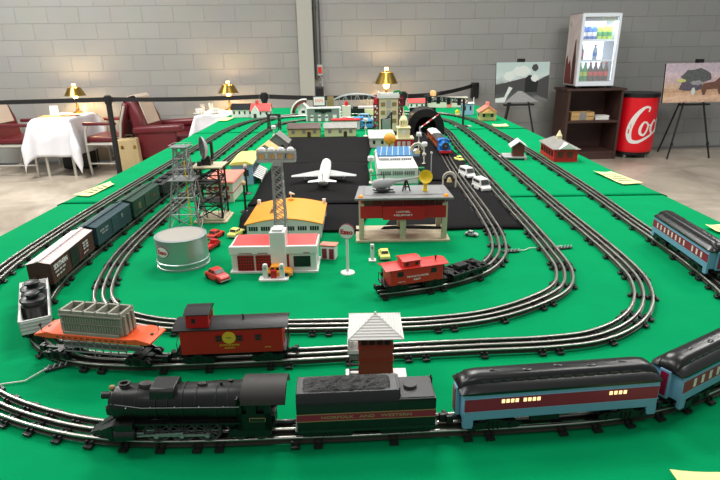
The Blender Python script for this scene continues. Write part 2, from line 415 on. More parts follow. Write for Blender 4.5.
def rail_mesh(path, off, label=None):
    prof = [(-.0036,.0),(.0036,.0),(.0036,.0012),(.0009,.002),(.0009,.0075),(.0022,.0092),(.0027,.0112),(.0022,.0130),(.0010,.0138),(-.0010,.0138),(-.0022,.0130),(-.0027,.0112),(-.0022,.0092),(-.0009,.0075),(-.0009,.002),(-.0036,.0012)]
    n = int(path.len/.012); vs = []; k = len(prof); N = n if path.closed else n+1
    for i in range(N):
        d = path.len*i/n; p = path.at(d); t = path.tan(d); nn = Vector((-t.y, t.x, 0))
        for a, b in prof:
            q = p + nn*(off+a); vs.append((q.x, q.y, TZ + .0045 + b*.67))
    fs = []
    for i in range(N if path.closed else N-1):
        j = (i+1) % N
        for m in range(k): fs.append((i*k+m, i*k+(m+1)%k, j*k+(m+1)%k, j*k+m))
    if not path.closed: fs += [tuple(range(k)), tuple(range((N-1)*k, N*k))]
    mb = MB().add(vs, fs)
    bright = {5,6,7,8,9,10,11,12}  # head faces stay bright; the rest take the painted shade
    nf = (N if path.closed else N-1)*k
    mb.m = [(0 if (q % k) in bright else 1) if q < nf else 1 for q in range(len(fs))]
    return mb
def tie_mesh():
    mb = MB(); w = .0048; L = .0285
    mb.prism([(-w,0),(w,0),(w*.8,.0035),(-w*.8,.0035)], -L, L, 'y')      # pressed steel sleeper
    mb.v = [(v[0], v[1], v[2]) for v in mb.v]
    for s_ in (-1, 1):
        mb.cbox(0, s_*.0268, .002, .012, .005, .0036)                     # flared end
        for r in (-1, 1): mb.cbox(r*.0042, s_*(.01675+.0052), .006, .0035, .0035, .005)
        for r in (-1, 1): mb.cbox(r*.0042, s_*(.01675-.0052), .006, .0035, .0035, .005)
    mb.cbox(0, 0, .0045, .012, .012, .004)                                # fibre pad under the centre rail
    return mb
_tie = None
def track(label, path, group, dense=False):
    global _tie
    root = thing('train_track', label, 'train track', (0,0,0), 0, group)
    # put origin at a point of the path
    for off in (-G/2, 0, G/2): obj('rail', rail_mesh(path, off), ['rail','rail_side_shaded'], root, smooth=50)
    spots = []; d = .01
    while d < path.len - .01:
        t0 = path.tan(max(0,d-.03) if not path.closed else d-.03); t1 = path.tan(d+.03)
        curved = dense and t0.cross(t1).length > .035
        spots.append(d); 
        k = len(spots)
        if curved: d += .048
        else: d += (.10, .10, .03)[k % 3]
    spots.sort(key=lambda s: (path.at(s)-Vector((0,.3,0))).length)
    if _tie is None:
        o = obj('tie', tie_mesh(), 'tie', root, smooth=0); _tie = o.data; C.objects.unlink(o); bpy.data.objects.remove(o)
    for s_ in spots[:98]:
        p = path.at(s_); t = path.tan(s_)
        o = bpy.data.objects.new('tie', _tie); C.objects.link(o); o.parent = root
        o.location = (p.x, p.y, TZ + .0012); o.rotation_euler = (0,0,math.atan2(t.y,t.x))
    if len(spots) > 98:
        mb = MB(); base = tie_mesh()
        for s_ in spots[98:]:
            p = path.at(s_); t = path.tan(s_); Mx = Matrix.Translation((p.x,p.y,TZ+.0012)) @ Matrix.Rotation(math.atan2(t.y,t.x),4,'Z')
            mb.add([Mx @ Vector(v) for v in base.v], base.f)
        o = obj('tie', mb, 'tie', root, smooth=0); o['kind'] = 'stuff'
    return root
PA = Path([(-.20,.612),(-.11,.615),(-.017,.618),(.091,.624),(.2,.629),(.313,.639),(.369,.649),(.414,.661),(.474,.683),(.54,.715),(.63,.780),(.705,.87),(.755,.99),(.783,1.16),(.800,1.5),(.822,1.9),(.838,2.5),(.845,3.2),(.835,3.7),(.78,4.1),(.64,4.36),(.4,4.5),(0,4.54),(-.45,4.45),(-.69,4.23),(-.80,4.0),(-.862,3.6),(-.87,3.2),(-.874,2.5),(-.88,1.9),(-.876,1.5),(-.858,1.22),(-.81,1.02),(-.72,.85),(-.60,.727),(-.535,.683),(-.432,.640),(-.364,.622),(-.29,.613)])
PB = Path([(-.262,.800),(-.117,.808),(.08,.822),(.2,.830),(.336,.839),(.42,.858),(.506,.913),(.570,.994),(.610,1.09),(.627,1.2),(.638,1.7),(.658,2.58),(.668,3.5),(.62,3.95),(.45,4.25),(.1,4.36),(-.3,4.34),(-.58,4.24),(-.68,4.05),(-.705,3.5),(-.706,2.5),(-.705,1.6),(-.700,1.3),(-.690,1.13),(-.654,.998),(-.598,.904),(-.550,.852),(-.476,.812),(-.39,.798)])
PC = Path([(-.2,.916),(-.04,.914),(.13,.918),(.25,.945),(.36,1.006),(.432,1.072),(.470,1.16),(.484,1.3),(.498,1.9),(.525,2.87),(.545,3.4),(.5,3.8),(.35,4.05),(0,4.15),(-.35,4.1),(-.53,3.9),(-.59,3.5),(-.61,2.9),(-.625,2.2),(-.625,1.6),(-.610,1.3),(-.575,1.13),(-.542,1.045),(-.482,.975),(-.38,.929)])
PD = Path([(.036,1.058),(.15,1.09),(.27,1.16),(.34,1.26),(.37,1.374),(.386,1.6),(.393,1.994),(.402,2.35),(.415,2.65),(.415,3.0),(.41,3.3),(.40,3.7)], False)
track('outermost three-rail track loop carrying the steam passenger train', PA, None, True)
track('second three-rail track loop carrying the freight train with orange flatcar', PB, None)
track('empty three-rail track loop inside the freight train loop', PC, None)
track('short inner three-rail spur curving past the black cloth to the small red caboose', PD, None)
# ------------------------------------------------------------------ rolling stock
def place(root, path, s0, flip=False):
    """put a car (local +x forward, z=0 at rail top) with its centre at arc position s0"""
    a = path.at(s0 - .07); b = path.at(s0 + .07); c = (a+b)/2*.5 + path.at(s0)*.5
    ang = math.atan2((b-a).y, (b-a).x) + (PI if flip else 0)
    root.location = (c.x, c.y, RT); root.rotation_euler = (0,0,ang)
def slim(root, ky, kz=1, lift=0, z0=.012, only=None, skip=('truck','coupler','driving_wheel','pilot_wheelset','trailing_wheelset','drawbar','wheelset','side_rod','trailing_truck_frame','cylinder_block')):
    for o in root.children:
        nm = o.name.split('.')[0]
        if nm in skip or (only and nm not in only): continue
        o.scale = (1, ky, kz); o.location.z += z0*(1-kz) + lift
def wheelset(x, r=.0085):
    mb = MB()
    for s_ in (-1, 1):
        mb.cyl((x, s_*.0135, r-.001), (x, s_*.0165, r-.001), r*1.12, r*1.12, 16).cyl((x, s_*.0165, r-.001), (x, s_*.0195, r-.001), r, r*.95, 16)
    mb.cyl((x,-.018,r-.001),(x,.018,r-.001),.0018,None,8)
    return mb
def truck(root, x, wb=.034, r=.0078, mat='satin_black', side=.0222):
    mb = MB()
    for s_ in (-1, 1):
        y = s_*side
        mb.prism([(-wb*.68,.004),(wb*.68,.004),(wb*.8,.010),(wb*.62,.0145),(wb*.3,.0145),(wb*.12,.018),(-wb*.12,.018),(-wb*.3,.0145),(-wb*.62,.0145),(-wb*.8,.010)], y-.0015, y+.0015, 'y')
        for q in (-.5,.5): mb.cyl((q*wb, y, .009),(q*wb, y+s_*.0035, .009),.0035,None,8)
        for q in (-.12,0,.12): mb.cyl((q*wb, y+s_*.002,.004),(q*wb,y+s_*.002,.014),.0014,None,6)
    mb.box(-.006,.006,-side,side,.009,.014).box(-wb*.6,wb*.6,-.005,.005,.008,.013)
    t = obj('truck', MB().add([(v[0]+x, v[1], v[2]) for v in mb.v], mb.f), mat, root)
    for q in (-.5,.5): obj('wheelset', wheelset(x+q*wb, r), 'black', t)
    return t
def coupler(root, x, s_):
    mb = MB().cbox(x - s_*.006, 0, .009, .02, .006, .005).cbox(x + s_*.006, .003, .009, .010, .006, .011).cbox(x+s_*.009,-.003,.009,.006,.006,.011)
    obj('coupler', mb, 'satin_black', root, bevel=.001)
# --- steam locomotive
def make_loco():
    r = thing('steam_locomotive', 'black steam locomotive leading the blue passenger cars in the foreground', 'locomotive')
    # boiler with smokebox, tapering; x forward
    cz = .0475
    mb = MB()
    def ring(x, rr, z=cz, n=24): return [(x, rr*math.cos(2*PI*i/n), z + rr*math.sin(2*PI*i/n)) for i in range(n)]
    mb.loft([ring(-.062,.031), ring(-.02,.0305), ring(-.018,.0295), ring(.055,.0275), ring(.057,.0283), ring(.098,.0283), ring(.1,.027)])
    b = obj('boiler', mb, 'loco_black', r)
    bands = MB()
    for x in (-.045,-.03,-.005,.012,.03,.045,.07,.085):
        rr = .0313 if x < -.02 else .0298 if x < .05 else .0287
        bands.loft([ring(x-.0007, rr), ring(x+.0007, rr)], True)
    obj('boiler_bands', bands, 'satin_black', b)
    fr = MB(); fr.loft([ring(.1,.0245), ring(.103,.0235), ring(.104,.014), ring(.108,.012)]); fr.cyl((.108,0,cz),(.111,0,cz),.006,None,16)
    obj('smokebox_front', fr, 'satin_black', r)
    obj('headlight', MB().cyl((.107,0,cz+.012),(.118,0,cz+.012),.006,None,14).mat(1).cyl((.118,0,cz+.012),(.1185,0,cz+.012),.0048,None,14), ['black','pane_white'], r)
    obj('smokestack', MB().lathe([(.009,0),(.0065,.004),(.0065,.008),(.0078,.0095),(.0078,.011),(.005,.011),(.005,.006)], .088,0,cz+.0235,16), 'loco_brown', r)
    for x, rad, hh in ((.060,.0085,.010),(-.010,.005,.008)):
        obj('dome', MB().lathe([(rad,0),(rad,hh*.5),(rad*.85,hh*.85),(rad*.4,hh),(0.0001,hh*1.02)], x,0,cz+.0255,18,1.25,1), 'loco_brown', r)
    # feedwater heater / sand box in mid boiler
    obj('sand_box', MB().prism([(-.018,-.006),(.018,-.006),(.0175,.006),(.013,.0095),(-.013,.0095),(-.0175,.006)], .015,.046,'x').add([],[]), 'satin_black', r, bevel=.0015).location = (0.006,0,cz+.0205); r.children[-1].scale = (1,.82,.82)
    obj('bell', MB().sphere((.104,0,cz+.026),.0045,10,6).cbox(.104,0,cz+.021,.003,.012,.002), 'dull_gold', r)
    objs('air_pump', MB().cyl((.106,.012,cz-.014),(.106,.012,cz-.001),.006,None,12).cyl((.106,-.012,cz-.014),(.106,-.012,cz-.001),.006,None,12), 'satin_black', r)
    obj('whistle', MB().cyl((-.035,.004,cz+.026),(-.035,.004,cz+.036),.0018).cyl((-.045,-.006,cz+.026),(-.045,-.006,cz+.033),.003), 'black', r)
    # handrails
    mb = MB()
    for s_ in (-1,1):
        y = s_*.0305
        mb.tube([(.1,y*.8,cz+.012),(.06,y,cz+.008),(-.06,y*1.04,cz+.008)], .0006, 5)
        for x in (.08,.05,.02,-.01,-.04): mb.cyl((x,y*.93,cz+.008),(x,y*1.02,cz+.008),.0009,None,5)
    obj('handrail', mb, 'steel_grey', r)
    # running boards and frame
    mb = MB()
    for s_ in (-1,1):
        y0, y1 = sorted((s_*.021, s_*.0320)); mb.box(-.06,.09,y0,y1,.031,.033)
        mb.cbox(.103, s_*.026, .029, .03, .011, .002, ry=.45)
    obj('running_board', mb, 'satin_black', r)
    obj('frame', MB().box(-.1,.1,-.011,.011,.012,.03).box(-.062,.02,-.024,.024,.026,.034), 'black', r)
    # cab
    mb = MB()
    for s_ in (-1,1):
        y = s_*.0305
        y0, y1 = sorted((y, y - s_*.002))
        mb.box(-.062,-.056,y0,y1,.020,.066).box(-.098,-.09,y0,y1,.020,.066).box(-.080,-.068,y0,y1,.046,.066).box(-.098,-.056,y0,y1,.020,.046).box(-.098,-.056,y0,y1,.061,.066)
    mb.box(-.058,-.056,-.0305,.0305,.02,.07)
    mb.box(-.098,-.056,-.029,.029,.018,.022).box(-.090,-.06,-.025,.025,.02,.058)
    cab = obj('cab', mb, 'loco_black', r)
    rp = [(.0335,.062),(.032,.070),(.026,.0775),(.013,.0825),(0,.0835),(-.013,.0825),(-.026,.0775),(-.032,.070),(-.0335,.062),(-.0315,.062),(0,.0805),(.0315,.062)]
    obj('cab_roof', MB().prism(rp, -.117, -.062, 'x'), 'loco_brown', r)
    obj('number_plate', MB().box(-.091,-.071,-.0315,-.0305,.034,.040).box(-.091,-.071,.0305,.0315,.034,.040), 'dull_gold', r); obj('number_panel', MB().box(-.0903,-.0717,-.0319,-.0314,.0347,.0393).box(-.0903,-.0717,.0314,.0319,.0347,.0393), 'black', r); text('~1', r, 'gold', (-.081,-.032,.037), '-y', w=.014, h=.003)
    # pilot
    mb = MB()
    mb.prism([(-.026,.004),(.026,.004),(.026,.024),(-.026,.024)], .102,.108,'x')
    for k in range(-6,7):
        y = k*.0042; mb.add([(.108,y-.001,.022),(.108,y+.001,.022),(.108,y+.001,.002),(.108,y-.001,.002),(.140-abs(k)*.0025,y*.35-.0006,.003),(.140-abs(k)*.0025,y*.35+.0006,.003)],[(0,1,5,4),(2,3,4,5),(0,4,3),(1,2,5),(0,3,2,1)])
    mb.prism([(.108,.026),(.142,.002),(.142,.000),(.108,.000)], -.003,.003,'y')
    mb.add([(.104,-.027,.026),(.104,.027,.026),(.14,.007,.005),(.14,-.007,.005),(.104,-.027,.002),(.104,.027,.002)],[(0,1,2,3),(0,3,4),(1,5,2),(3,2,5,4)])
    obj('pilot', mb, 'satin_black', r)
    # cylinders
    mb = MB()
    for s_ in (-1,1): mb.cyl((.072,s_*.0255,.017),(.097,s_*.0255,.017),.009,None,16).box(.073,.096,min(s_*.016,s_*.031),max(s_*.016,s_*.031),.022,.034)
    objs('cylinder_block', mb, 'satin_black', r)
    # drivers with spokes
    R = .0155
    for x in (.048,.016,-.016):
        mb = MB()
        for s_ in (-1,1):
            y = s_*.0185
            ringv = [(x+math.cos(2*PI*i/28)*R, y, R-.001+math.sin(2*PI*i/28)*R) for i in range(28)]
            mb.tube(ringv, .0018, 6, True); mb.tube([(x+(v[0]-x)*1.06, s_*.0158, R-.001+(v[2]-R+.001)*1.06) for v in ringv], .0014, 6, True)
            mb.cyl((x,y-s_*.002,R-.001),(x,y+s_*.002,R-.001),.0038,None,10)
            for q in range(12):
                a = 2*PI*q/12; mb.bar((x,y,R-.001),(x+math.cos(a)*R*.97,y,R-.001+math.sin(a)*R*.97),.0014)
            mb.prism([(x-.009,R-.012),(x+.009,R-.012),(x+.005,R-.007),(x-.005,R-.007)], y-.0012,y+.0012,'y')
        mb.cyl((x,-.018,R),(x,.018,R),.002)
        obj('driving_wheel', mb, 'dark_grey', r)
    for s_ in (-1,1):
        y = s_*.0225
        mb = MB().cbox(.016,y,.0105,.07,.0016,.003).cbox(.045,y+s_*.002,.0135,.062,.0014,.0026,ry=.06)
        for x in (.048,.016,-.016): mb.cyl((x,y-.0015,.0105),(x,y+s_*.003,.0105),.003,None,10)
        mb.cbox(.078,y+s_*.002,.0165,.03,.0016,.002)
        obj('side_rod', mb, 'steel_grey', r)
    for x in (.088+.012,):
        obj('pilot_wheelset', wheelset(x,.0075), 'dark_grey', r)
    for x in (-.056,-.082): obj('trailing_wheelset', wheelset(x,.009), 'dark_grey', r)
    mb = MB()
    for s_ in (-1,1): mb.prism([(-.098,.008),(-.044,.008),(-.042,.016),(-.05,.02),(-.095,.02)], s_*.0225-.0015, s_*.0225+.0015,'y')
    objs('trailing_truck_frame', mb, 'satin_black', r)
    obj('drawbar', MB().tube([(-.095,0,.014),(-.115,0,.012),(-.128,0,.014)],.002), 'black', r)
    for s_ in (-1,1): pass
    return r
lo = make_loco(); s_front = PA.near(-.219,.615); place(lo, PA, s_front, True)
lo.scale = (1.04, 1, 1)
slim(lo, .82, .82, .0015, .0475, ('boiler','smokebox_front','headlight','smokestack','dome','bell','whistle','handrail','air_pump'))
slim(lo, .84, .94, 0, .012, ('cab','cab_roof','number_plate','number_panel','lettering','running_board','frame','pilot'))
# --- tender
def make_tender():
    r = thing('locomotive_tender', 'black coal tender with maroon stripe coupled behind the steam locomotive', 'tender')
    L = .091
    pr = [(-.030,.014),(.030,.014),(.0305,.05),(.029,.054),(.023,.0615),(-.023,.0615),(-.029,.054),(-.0305,.05)]
    obj('body', MB().prism(pr, -L+.048, L, 'x').prism([(-.030,.014),(.030,.014),(.0305,.052),(-.0305,.052)], -L, -L+.05,'x'), 'satin_black', r, bevel=.0008)
    # heaped coal
    mb = MB(); nx, ny = 26, 12
    vs = []
    for i in range(nx+1):
        for j in range(ny+1):
            x = -.034+ .118*i/nx; y = -.0215+.043*j/ny
            e = math.sin(PI*i/nx)**.4*math.sin(PI*j/ny)**.5 if 0 < i < nx and 0 < j < ny else 0
            vs.append((x, y, .061 + e*(.0035+random.random()*.0035)))
    mb.add(vs, [(i*(ny+1)+j,(i+1)*(ny+1)+j,(i+1)*(ny+1)+j+1,i*(ny+1)+j+1) for i in range(nx) for j in range(ny)])
    obj('coal_load', mb, 'coal', r, smooth=0)
    obj('water_deck', MB().box(-L+.002,-L+.046,-.028,.028,.051,.053).cyl((-.06,0,.053),(-.06,0,.057),.009,None,16).box(-.045,-.041,-.02,.02,.05,.062), 'dark_grey', r, bevel=.0008)
    for s_, fc in ((-1,'-y'),(1,'+y')):
        y = s_*.0306
        obj('stripe', MB().box(-L,L,min(y,y+s_*.0006),max(y,y+s_*.0006),.0275,.0365), 'maroon', r)
        g = MB()
        for z in (.0268,.0363): g.box(-L,L,min(y,y+s_*.0009),max(y,y+s_*.0009),z,z+.0009)
        obj('gold_line', g, 'dull_gold', r)
        text('NORFOLK   AND   WESTERN', r, 'dull_gold', (0, y+s_*.0008, .032), fc, w=.118, h=.0038)
        obj('side_ledge', MB().box(-L,L,min(y,y+s_*.001),max(y,y+s_*.001),.0485,.0495), 'black', r)
    obj('underframe', MB().box(-L-.003,L+.003,-.0305,.0305,.011,.0145), 'green_black', r)
    obj('ladder', MB().box(-L-.002,-L,-.028,-.027,.015,.055).box(-L-.002,-L,-.020,-.019,.015,.055).box(-L-.002,-L,-.028,-.019,.025,.026).box(-L-.002,-L,-.028,-.019,.035,.036).box(-L-.002,-L,-.028,-.019,.045,.046), 'black', r)
    for x in (-.052,.052): truck(r, x, .046, .0085)
    coupler(r, -L-.008, -1); obj('drawbar', MB().tube([(L,0,.012),(L+.016,0,.012)],.002),'black',r)
    return r
te = make_tender(); slim(te, .84, 1.12, 0, .0115); place(te, PA, PA.near(.005,.627), True)
# --- passenger cars
def make_car(kind, name, label, L=.136):
    r = thing(name, label, 'train car')
    W = .0305
    obj('body', MB().box(-L,L,-W,W,.013,.052), 'car_blue', r, bevel=.0015)
    # clerestory roof profile with rounded ends
    prof = [(-W-.002,.050),(-W-.002,.0535),(-.0265,.058),(-.019,.0605),(-.0185,.0635),(-.0165,.0665),(-.010,.069),(0,.0698),(.010,.069),(.0165,.0665),(.0185,.0635),(.019,.0605),(.0265,.058),(W+.002,.0535),(W+.002,.050)]
    rings = []
    for x, k, kz in ((-L-.004,.88,.25),(-L+.001,.97,.62),(-L+.010,1,.9),(-L+.022,1,1),(L-.022,1,1),(L-.010,1,.9),(L-.001,.97,.62),(L+.004,.88,.25)):
        rings.append([(x, y*k, .050+(z-.050)*kz) for y, z in prof])
    ro = obj('roof', MB().loft(rings), 'black_gloss', r, smooth=50)
    mb = MB()
    for x in (-.09,-.045,0,.045,.09): mb.sphere((x,.006 if int(x*1000)%2 else 0,.0695),.0045,10,5,sz=.35,sx=1.5)
    objs('roof_vent', mb, 'black_gloss', ro)
    mb = MB()
    for s_ in (-1,1):
        for k in range(14): mb.cbox(-L+.03+k*(2*L-.06)/13, s_*.0187, .062, .011, .001, .0028)
    obj('clerestory_window', mb, 'dark_grey', ro)
    for s_, fc in ((-1,'-y'),(1,'+y')):
        y = s_*W
        z0, z1 = (.0265,.0435)
        bd = obj('window_band', MB().box(-L+.0015,L-.0015,min(y,y+s_*.0006),max(y,y+s_*.0006),z0,z1), 'maroon', r)
        wn = MB(); yy = (min(y,y+s_*.0011), max(y,y+s_*.0011))
        if kind == 'baggage':
            xs = [-.082+.0062*k for k in range(4)] + [-.0525+.0062*k for k in range(4)] + [.066+.0066*k for k in range(4)]
            xs = [-x for x in xs] 
            for x in xs: wn.box(x-.0022,x+.0022,yy[0],yy[1],.0365,.0415)
            objs('lit_window', wn, 'lit', bd)
            for x in (-.03,.045):
                obj('baggage_door', MB().box(x-.02,x+.02,min(y,y+s_*.0014),max(y,y+s_*.0014),.016,.0262).box(x-.02,x+.02,min(y,y+s_*.0014),max(y,y+s_*.0014),.0265,.034), ['maroon'], r) if False else None
        else:
            n = 12
            for k in range(n):
                x = -L+.028+k*(2*L-.056)/(n-1)
                if kind == 'end' and k in (8,): continue
                wn.box(x-.0032,x+.0032,yy[0],yy[1],.029,.041)
            objs('lit_window', wn, 'pane_white', bd)
        tr = MB()
        for z in (.0255,.0442): tr.box(-L,L,min(y,y+s_*.0008),max(y,y+s_*.0008),z,z+.0008)
        obj('belt_rail', tr, 'pale_blue', r)
    # ends: vestibule, door, steps
    for s_ in (-1,1):
        x = s_*L
        obj('vestibule', MB().box(min(x,x+s_*.006),max(x,x+s_*.006),-.010,.010,.012,.052), 'car_blue', r, bevel=.001)
        obj('end_door', MB().box(min(x+s_*.0062,x+s_*.007),max(x+s_*.0062,x+s_*.007),-.0065,.0065,.016,.049), 'maroon', r)
        st = MB()
        for q in (-1,1): st.cbox(s_*(L-.007), q*.0275, .009, .014, .006, .010).cbox(s_*(L-.007), q*.0285, .0035, .012,.005,.002)
        objs('step', st, 'car_blue', r)
        coupler(r, x+s_*.006, s_)
    obj('underframe', MB().box(-.05,.05,-.008,.008,.008,.018).box(-.04,.0,-.020,-.012,.008,.018).box(.0,.04,.012,.020,.008,.018).box(-L,L,-.010,.010,.011,.0132), 'black', r, bevel=.001)
    slim(r, .78, 1.08, .006, .013, None, ('coupler','underframe'))
    for x in (-L+.042, L-.042): truck(r, x, .05, .008)
    return r
SB = PA.near(.260,.66)
bg = make_car('baggage','baggage_car','pale blue and maroon baggage car with black roof right behind the tender', .135); place(bg, PA, SB, True)
cc = make_car('coach','passenger_coach','blue and maroon coach at right edge following the baggage car', .134); place(cc, PA, SB+.292, True)
oc = make_car('end','passenger_coach','blue and maroon coach at the back of the passenger train, right of the table', .134); place(oc, PA, PA.near(.79,1.235), True)
# ------------------------------------------------------------------ freight train on the second loop
def frame_parts(r, L, wb=.036, r_=.0078, tx=.036, lift=0):
    for o in r.children: o.location.z += lift
    obj('underframe', MB().box(-L*.7,L*.7,-.008,.008,.008,.014), 'black', r)
    for x in (-L+tx, L-tx): truck(r, x, wb, r_)
    for s_ in (-1,1): coupler(r, s_*(L+.004), s_)
def make_boxcar(label, body, roofm, marks, L=.114):
    r = thing('boxcar', label, 'train car')
    W = .029
    obj('body', MB().box(-L,L,-W,W,.014,.060).prism([(-W,.060),(W,.060),(0,.0655)],-L,L,'x'), body, r)
    mb = MB().prism([(-W-.0012,.0603),(-W-.0012,.0612),(0,.0668),(W+.0012,.0612),(W+.0012,.0603),(0,.0657)],-L-.002,L+.002,'x')
    for k in range(15):
        x = -L+.004+k*(2*L-.008)/14
        mb.prism([(-W,.0614),(0,.0676),(W,.0614),(0,.0665)], x-.0008, x+.0008,'x')
    ro = obj('roof', mb, roofm, r)
    obj('roof_walk', MB().box(-L-.003,L+.003,-.0045,.0045,.0675,.0687), roofm, ro)
    rb = MB()
    for s_ in (-1,1):
        y = s_*W
        for k in range(22):
            x = -L+.004+k*(2*L-.008)/21
            if abs(x) < .024: continue
            rb.cyl((x,y,.017),(x,y,.058),.0006,None,4)
        rb.box(-L,L,min(y,y+s_*.0009),max(y,y+s_*.0009),.013,.0155).box(-L,L,min(y,y+s_*.0009),max(y,y+s_*.0009),.0585,.0605)
    obj('side_ribs', rb, body, r)
    for s_ in (-1,1):
        y = s_*W; y0, y1 = min(y+s_*.0004,y+s_*.0016), max(y+s_*.0004,y+s_*.0016)
        d = obj('sliding_door', MB().box(-.021,.021,y0,y1,.016,.0575), body if body != 'boxcar_brown' else 'black', r, bevel=.0004)
        t_ = MB().box(-.045,.045,y0,y1,.0575,.0588)
        for z in (.025,.037,.048): t_.box(-.02,.02,min(y+s_*.0016,y+s_*.0022),max(y+s_*.0016,y+s_*.0022),z-.0006,z+.0006)
        obj('door_track', t_, 'black' if body == 'boxcar_brown' else body, d)
        fc = '-y' if s_ < 0 else '+y'
        for (txt, x, z, w, h, m) in marks: text(txt, r, m, ((x if s_ < 0 else -x) if True else x, y+s_*.0010, z), fc, w=w, h=h)
    for s_ in (-1,1):
        x = s_*L
        e = MB()
        for z in (.022,.03,.038,.046,.054): e.box(min(x,x+s_*.0009),max(x,x+s_*.0009),-.026,.026,z-.0012,z+.0012)
        for z in (.02,.027,.034,.041,.048,.055): e.cyl((x+s_*.002,-.027,z),(x+s_*.002,-.019,z),.0006,None,5)
        e.cyl((x+s_*.003,.012,.03),(x+s_*.004,.012,.03),.005,None,12)
        obj('end_detail', e, body, r)
    slim(r, .86); frame_parts(r, L)
    return r
def make_caboose_a():
    L = .090; W = .029
    r = thing('caboose', 'dark red caboose with gold round emblem, black roof and cupola in the foreground', 'train car')
    mb = MB().box(-L+.008,L-.008,-W,W,.012,.057)
    obj('body', mb, 'caboose_red', r, bevel=.0006)
    obj('roof', MB().prism([(-W-.003,.056),(-W-.003,.0575),(-.015,.0625),(0,.0635),(.015,.0625),(W+.003,.0575),(W+.003,.056),(0,.0605)], -L-.002, L+.002,'x'), 'satin_black', r)
    # cupola near left end
    cx = .052
    cu = obj('cupola', MB().prism([(-.026,.057),(.026,.057),(.0235,.082),(-.0235,.082)], cx-.018, cx+.018,'x'), 'caboose_red', r, bevel=.0005)
    obj('cupola_roof', MB().prism([(-.027,.0815),(-.027,.0825),(-.012,.087),(.012,.087),(.027,.0825),(.027,.0815)], cx-.0205, cx+.0205,'x'), 'satin_black', cu)
    w_ = MB()
    for s_ in (-1,1):
        w_.cbox(cx+.006, s_*.0247,.071,.006,.0012,.008)
    for q in (-1,1): w_.cbox(cx+.0185*q,-.009,.071,.0012,.008,.008).cbox(cx+.0185*q,.009,.071,.0012,.008,.008)
    objs('cupola_window', w_, 'window_dark', cu)
    for s_, fc in ((-1,'-y'),(1,'+y')):
        y = s_*(W+.0002)
        for x in (.020,-.013,-.043):
            fr = obj('window', MB().box(x-.0055,x+.0055,min(y,y+s_*.001),max(y,y+s_*.001),.0345,.0455), 'maroon', r)
            pn = MB()
            for z in (.0372,.0428): pn.box(x-.0042,x+.0042,min(y,y+s_*.0016),max(y,y+s_*.0016),z-.0019,z+.0019)
            obj('pane', pn, 'window_dark', fr)
        em = obj('emblem', MB().cyl((.0035,y,.041),(.0035,y+s_*.0009,.041),.0108,None,28), 'gold', r)
        obj('emblem_ring', MB().cyl((.0035,y+s_*.0009,.041),(.0035,y+s_*.0011,.041),.0080,None,24), 'gold', em)
        text('~1', em, 'dull_gold', (.0035,y+s_*.0012,.041), fc, w=.009, h=.003)
        text('~1', r, 'gold', (.0035,y+s_*.0003,.0275), fc, w=.032, h=.0030)
        text('~1', r, 'gold', (.0035,y+s_*.0003,.0225), fc, w=.017, h=.0030)
        text('~1', r, 'gold', (.058*(-s_),y+s_*.0003,.0215), fc, w=.010, h=.002)
    obj('platform', MB().box(-L,L,-.026,.026,.0105,.0125).box(-L,-L+.002,-.026,.026,.0125,.02).box(L-.002,L,-.026,.026,.0125,.02), 'black', r)
    mb = MB()
    for s_ in (-1,1):
        x = s_*(L-.001)
        mb.tube([(x,-.025,.012),(x,-.025,.033),(x,-.018,.036),(x,.018,.036),(x,.025,.033),(x,.025,.012)],.0007,5)
        mb.tube([(x,-.008,.012),(x,-.008,.06),(x,-.006,.063),(x-s_*.004,-.006,.063)],.0007,5).tube([(x,-.002,.012),(x,-.002,.06)],.0007,5)
        for z in (.02,.03,.04,.05): mb.cyl((x,-.008,z),(x,-.002,z),.0006,None,5)
        for q in (-1,1): mb.cbox(x-s_*.006,q*.025,.0065,.01,.006,.001).cbox(x-s_*.006,q*.025,.0025,.01,.006,.001)
    obj('end_railing', mb, 'black', r)
    obj('smokejack', MB().cyl((-.018,0,.057),(-.018,0,.069),.0016,None,8).cyl((-.018,0,.069),(-.018,0,.071),.003,.001,8), 'black', r)
    frame_parts(r, L, .034, .0078, .034, .007)
    return r
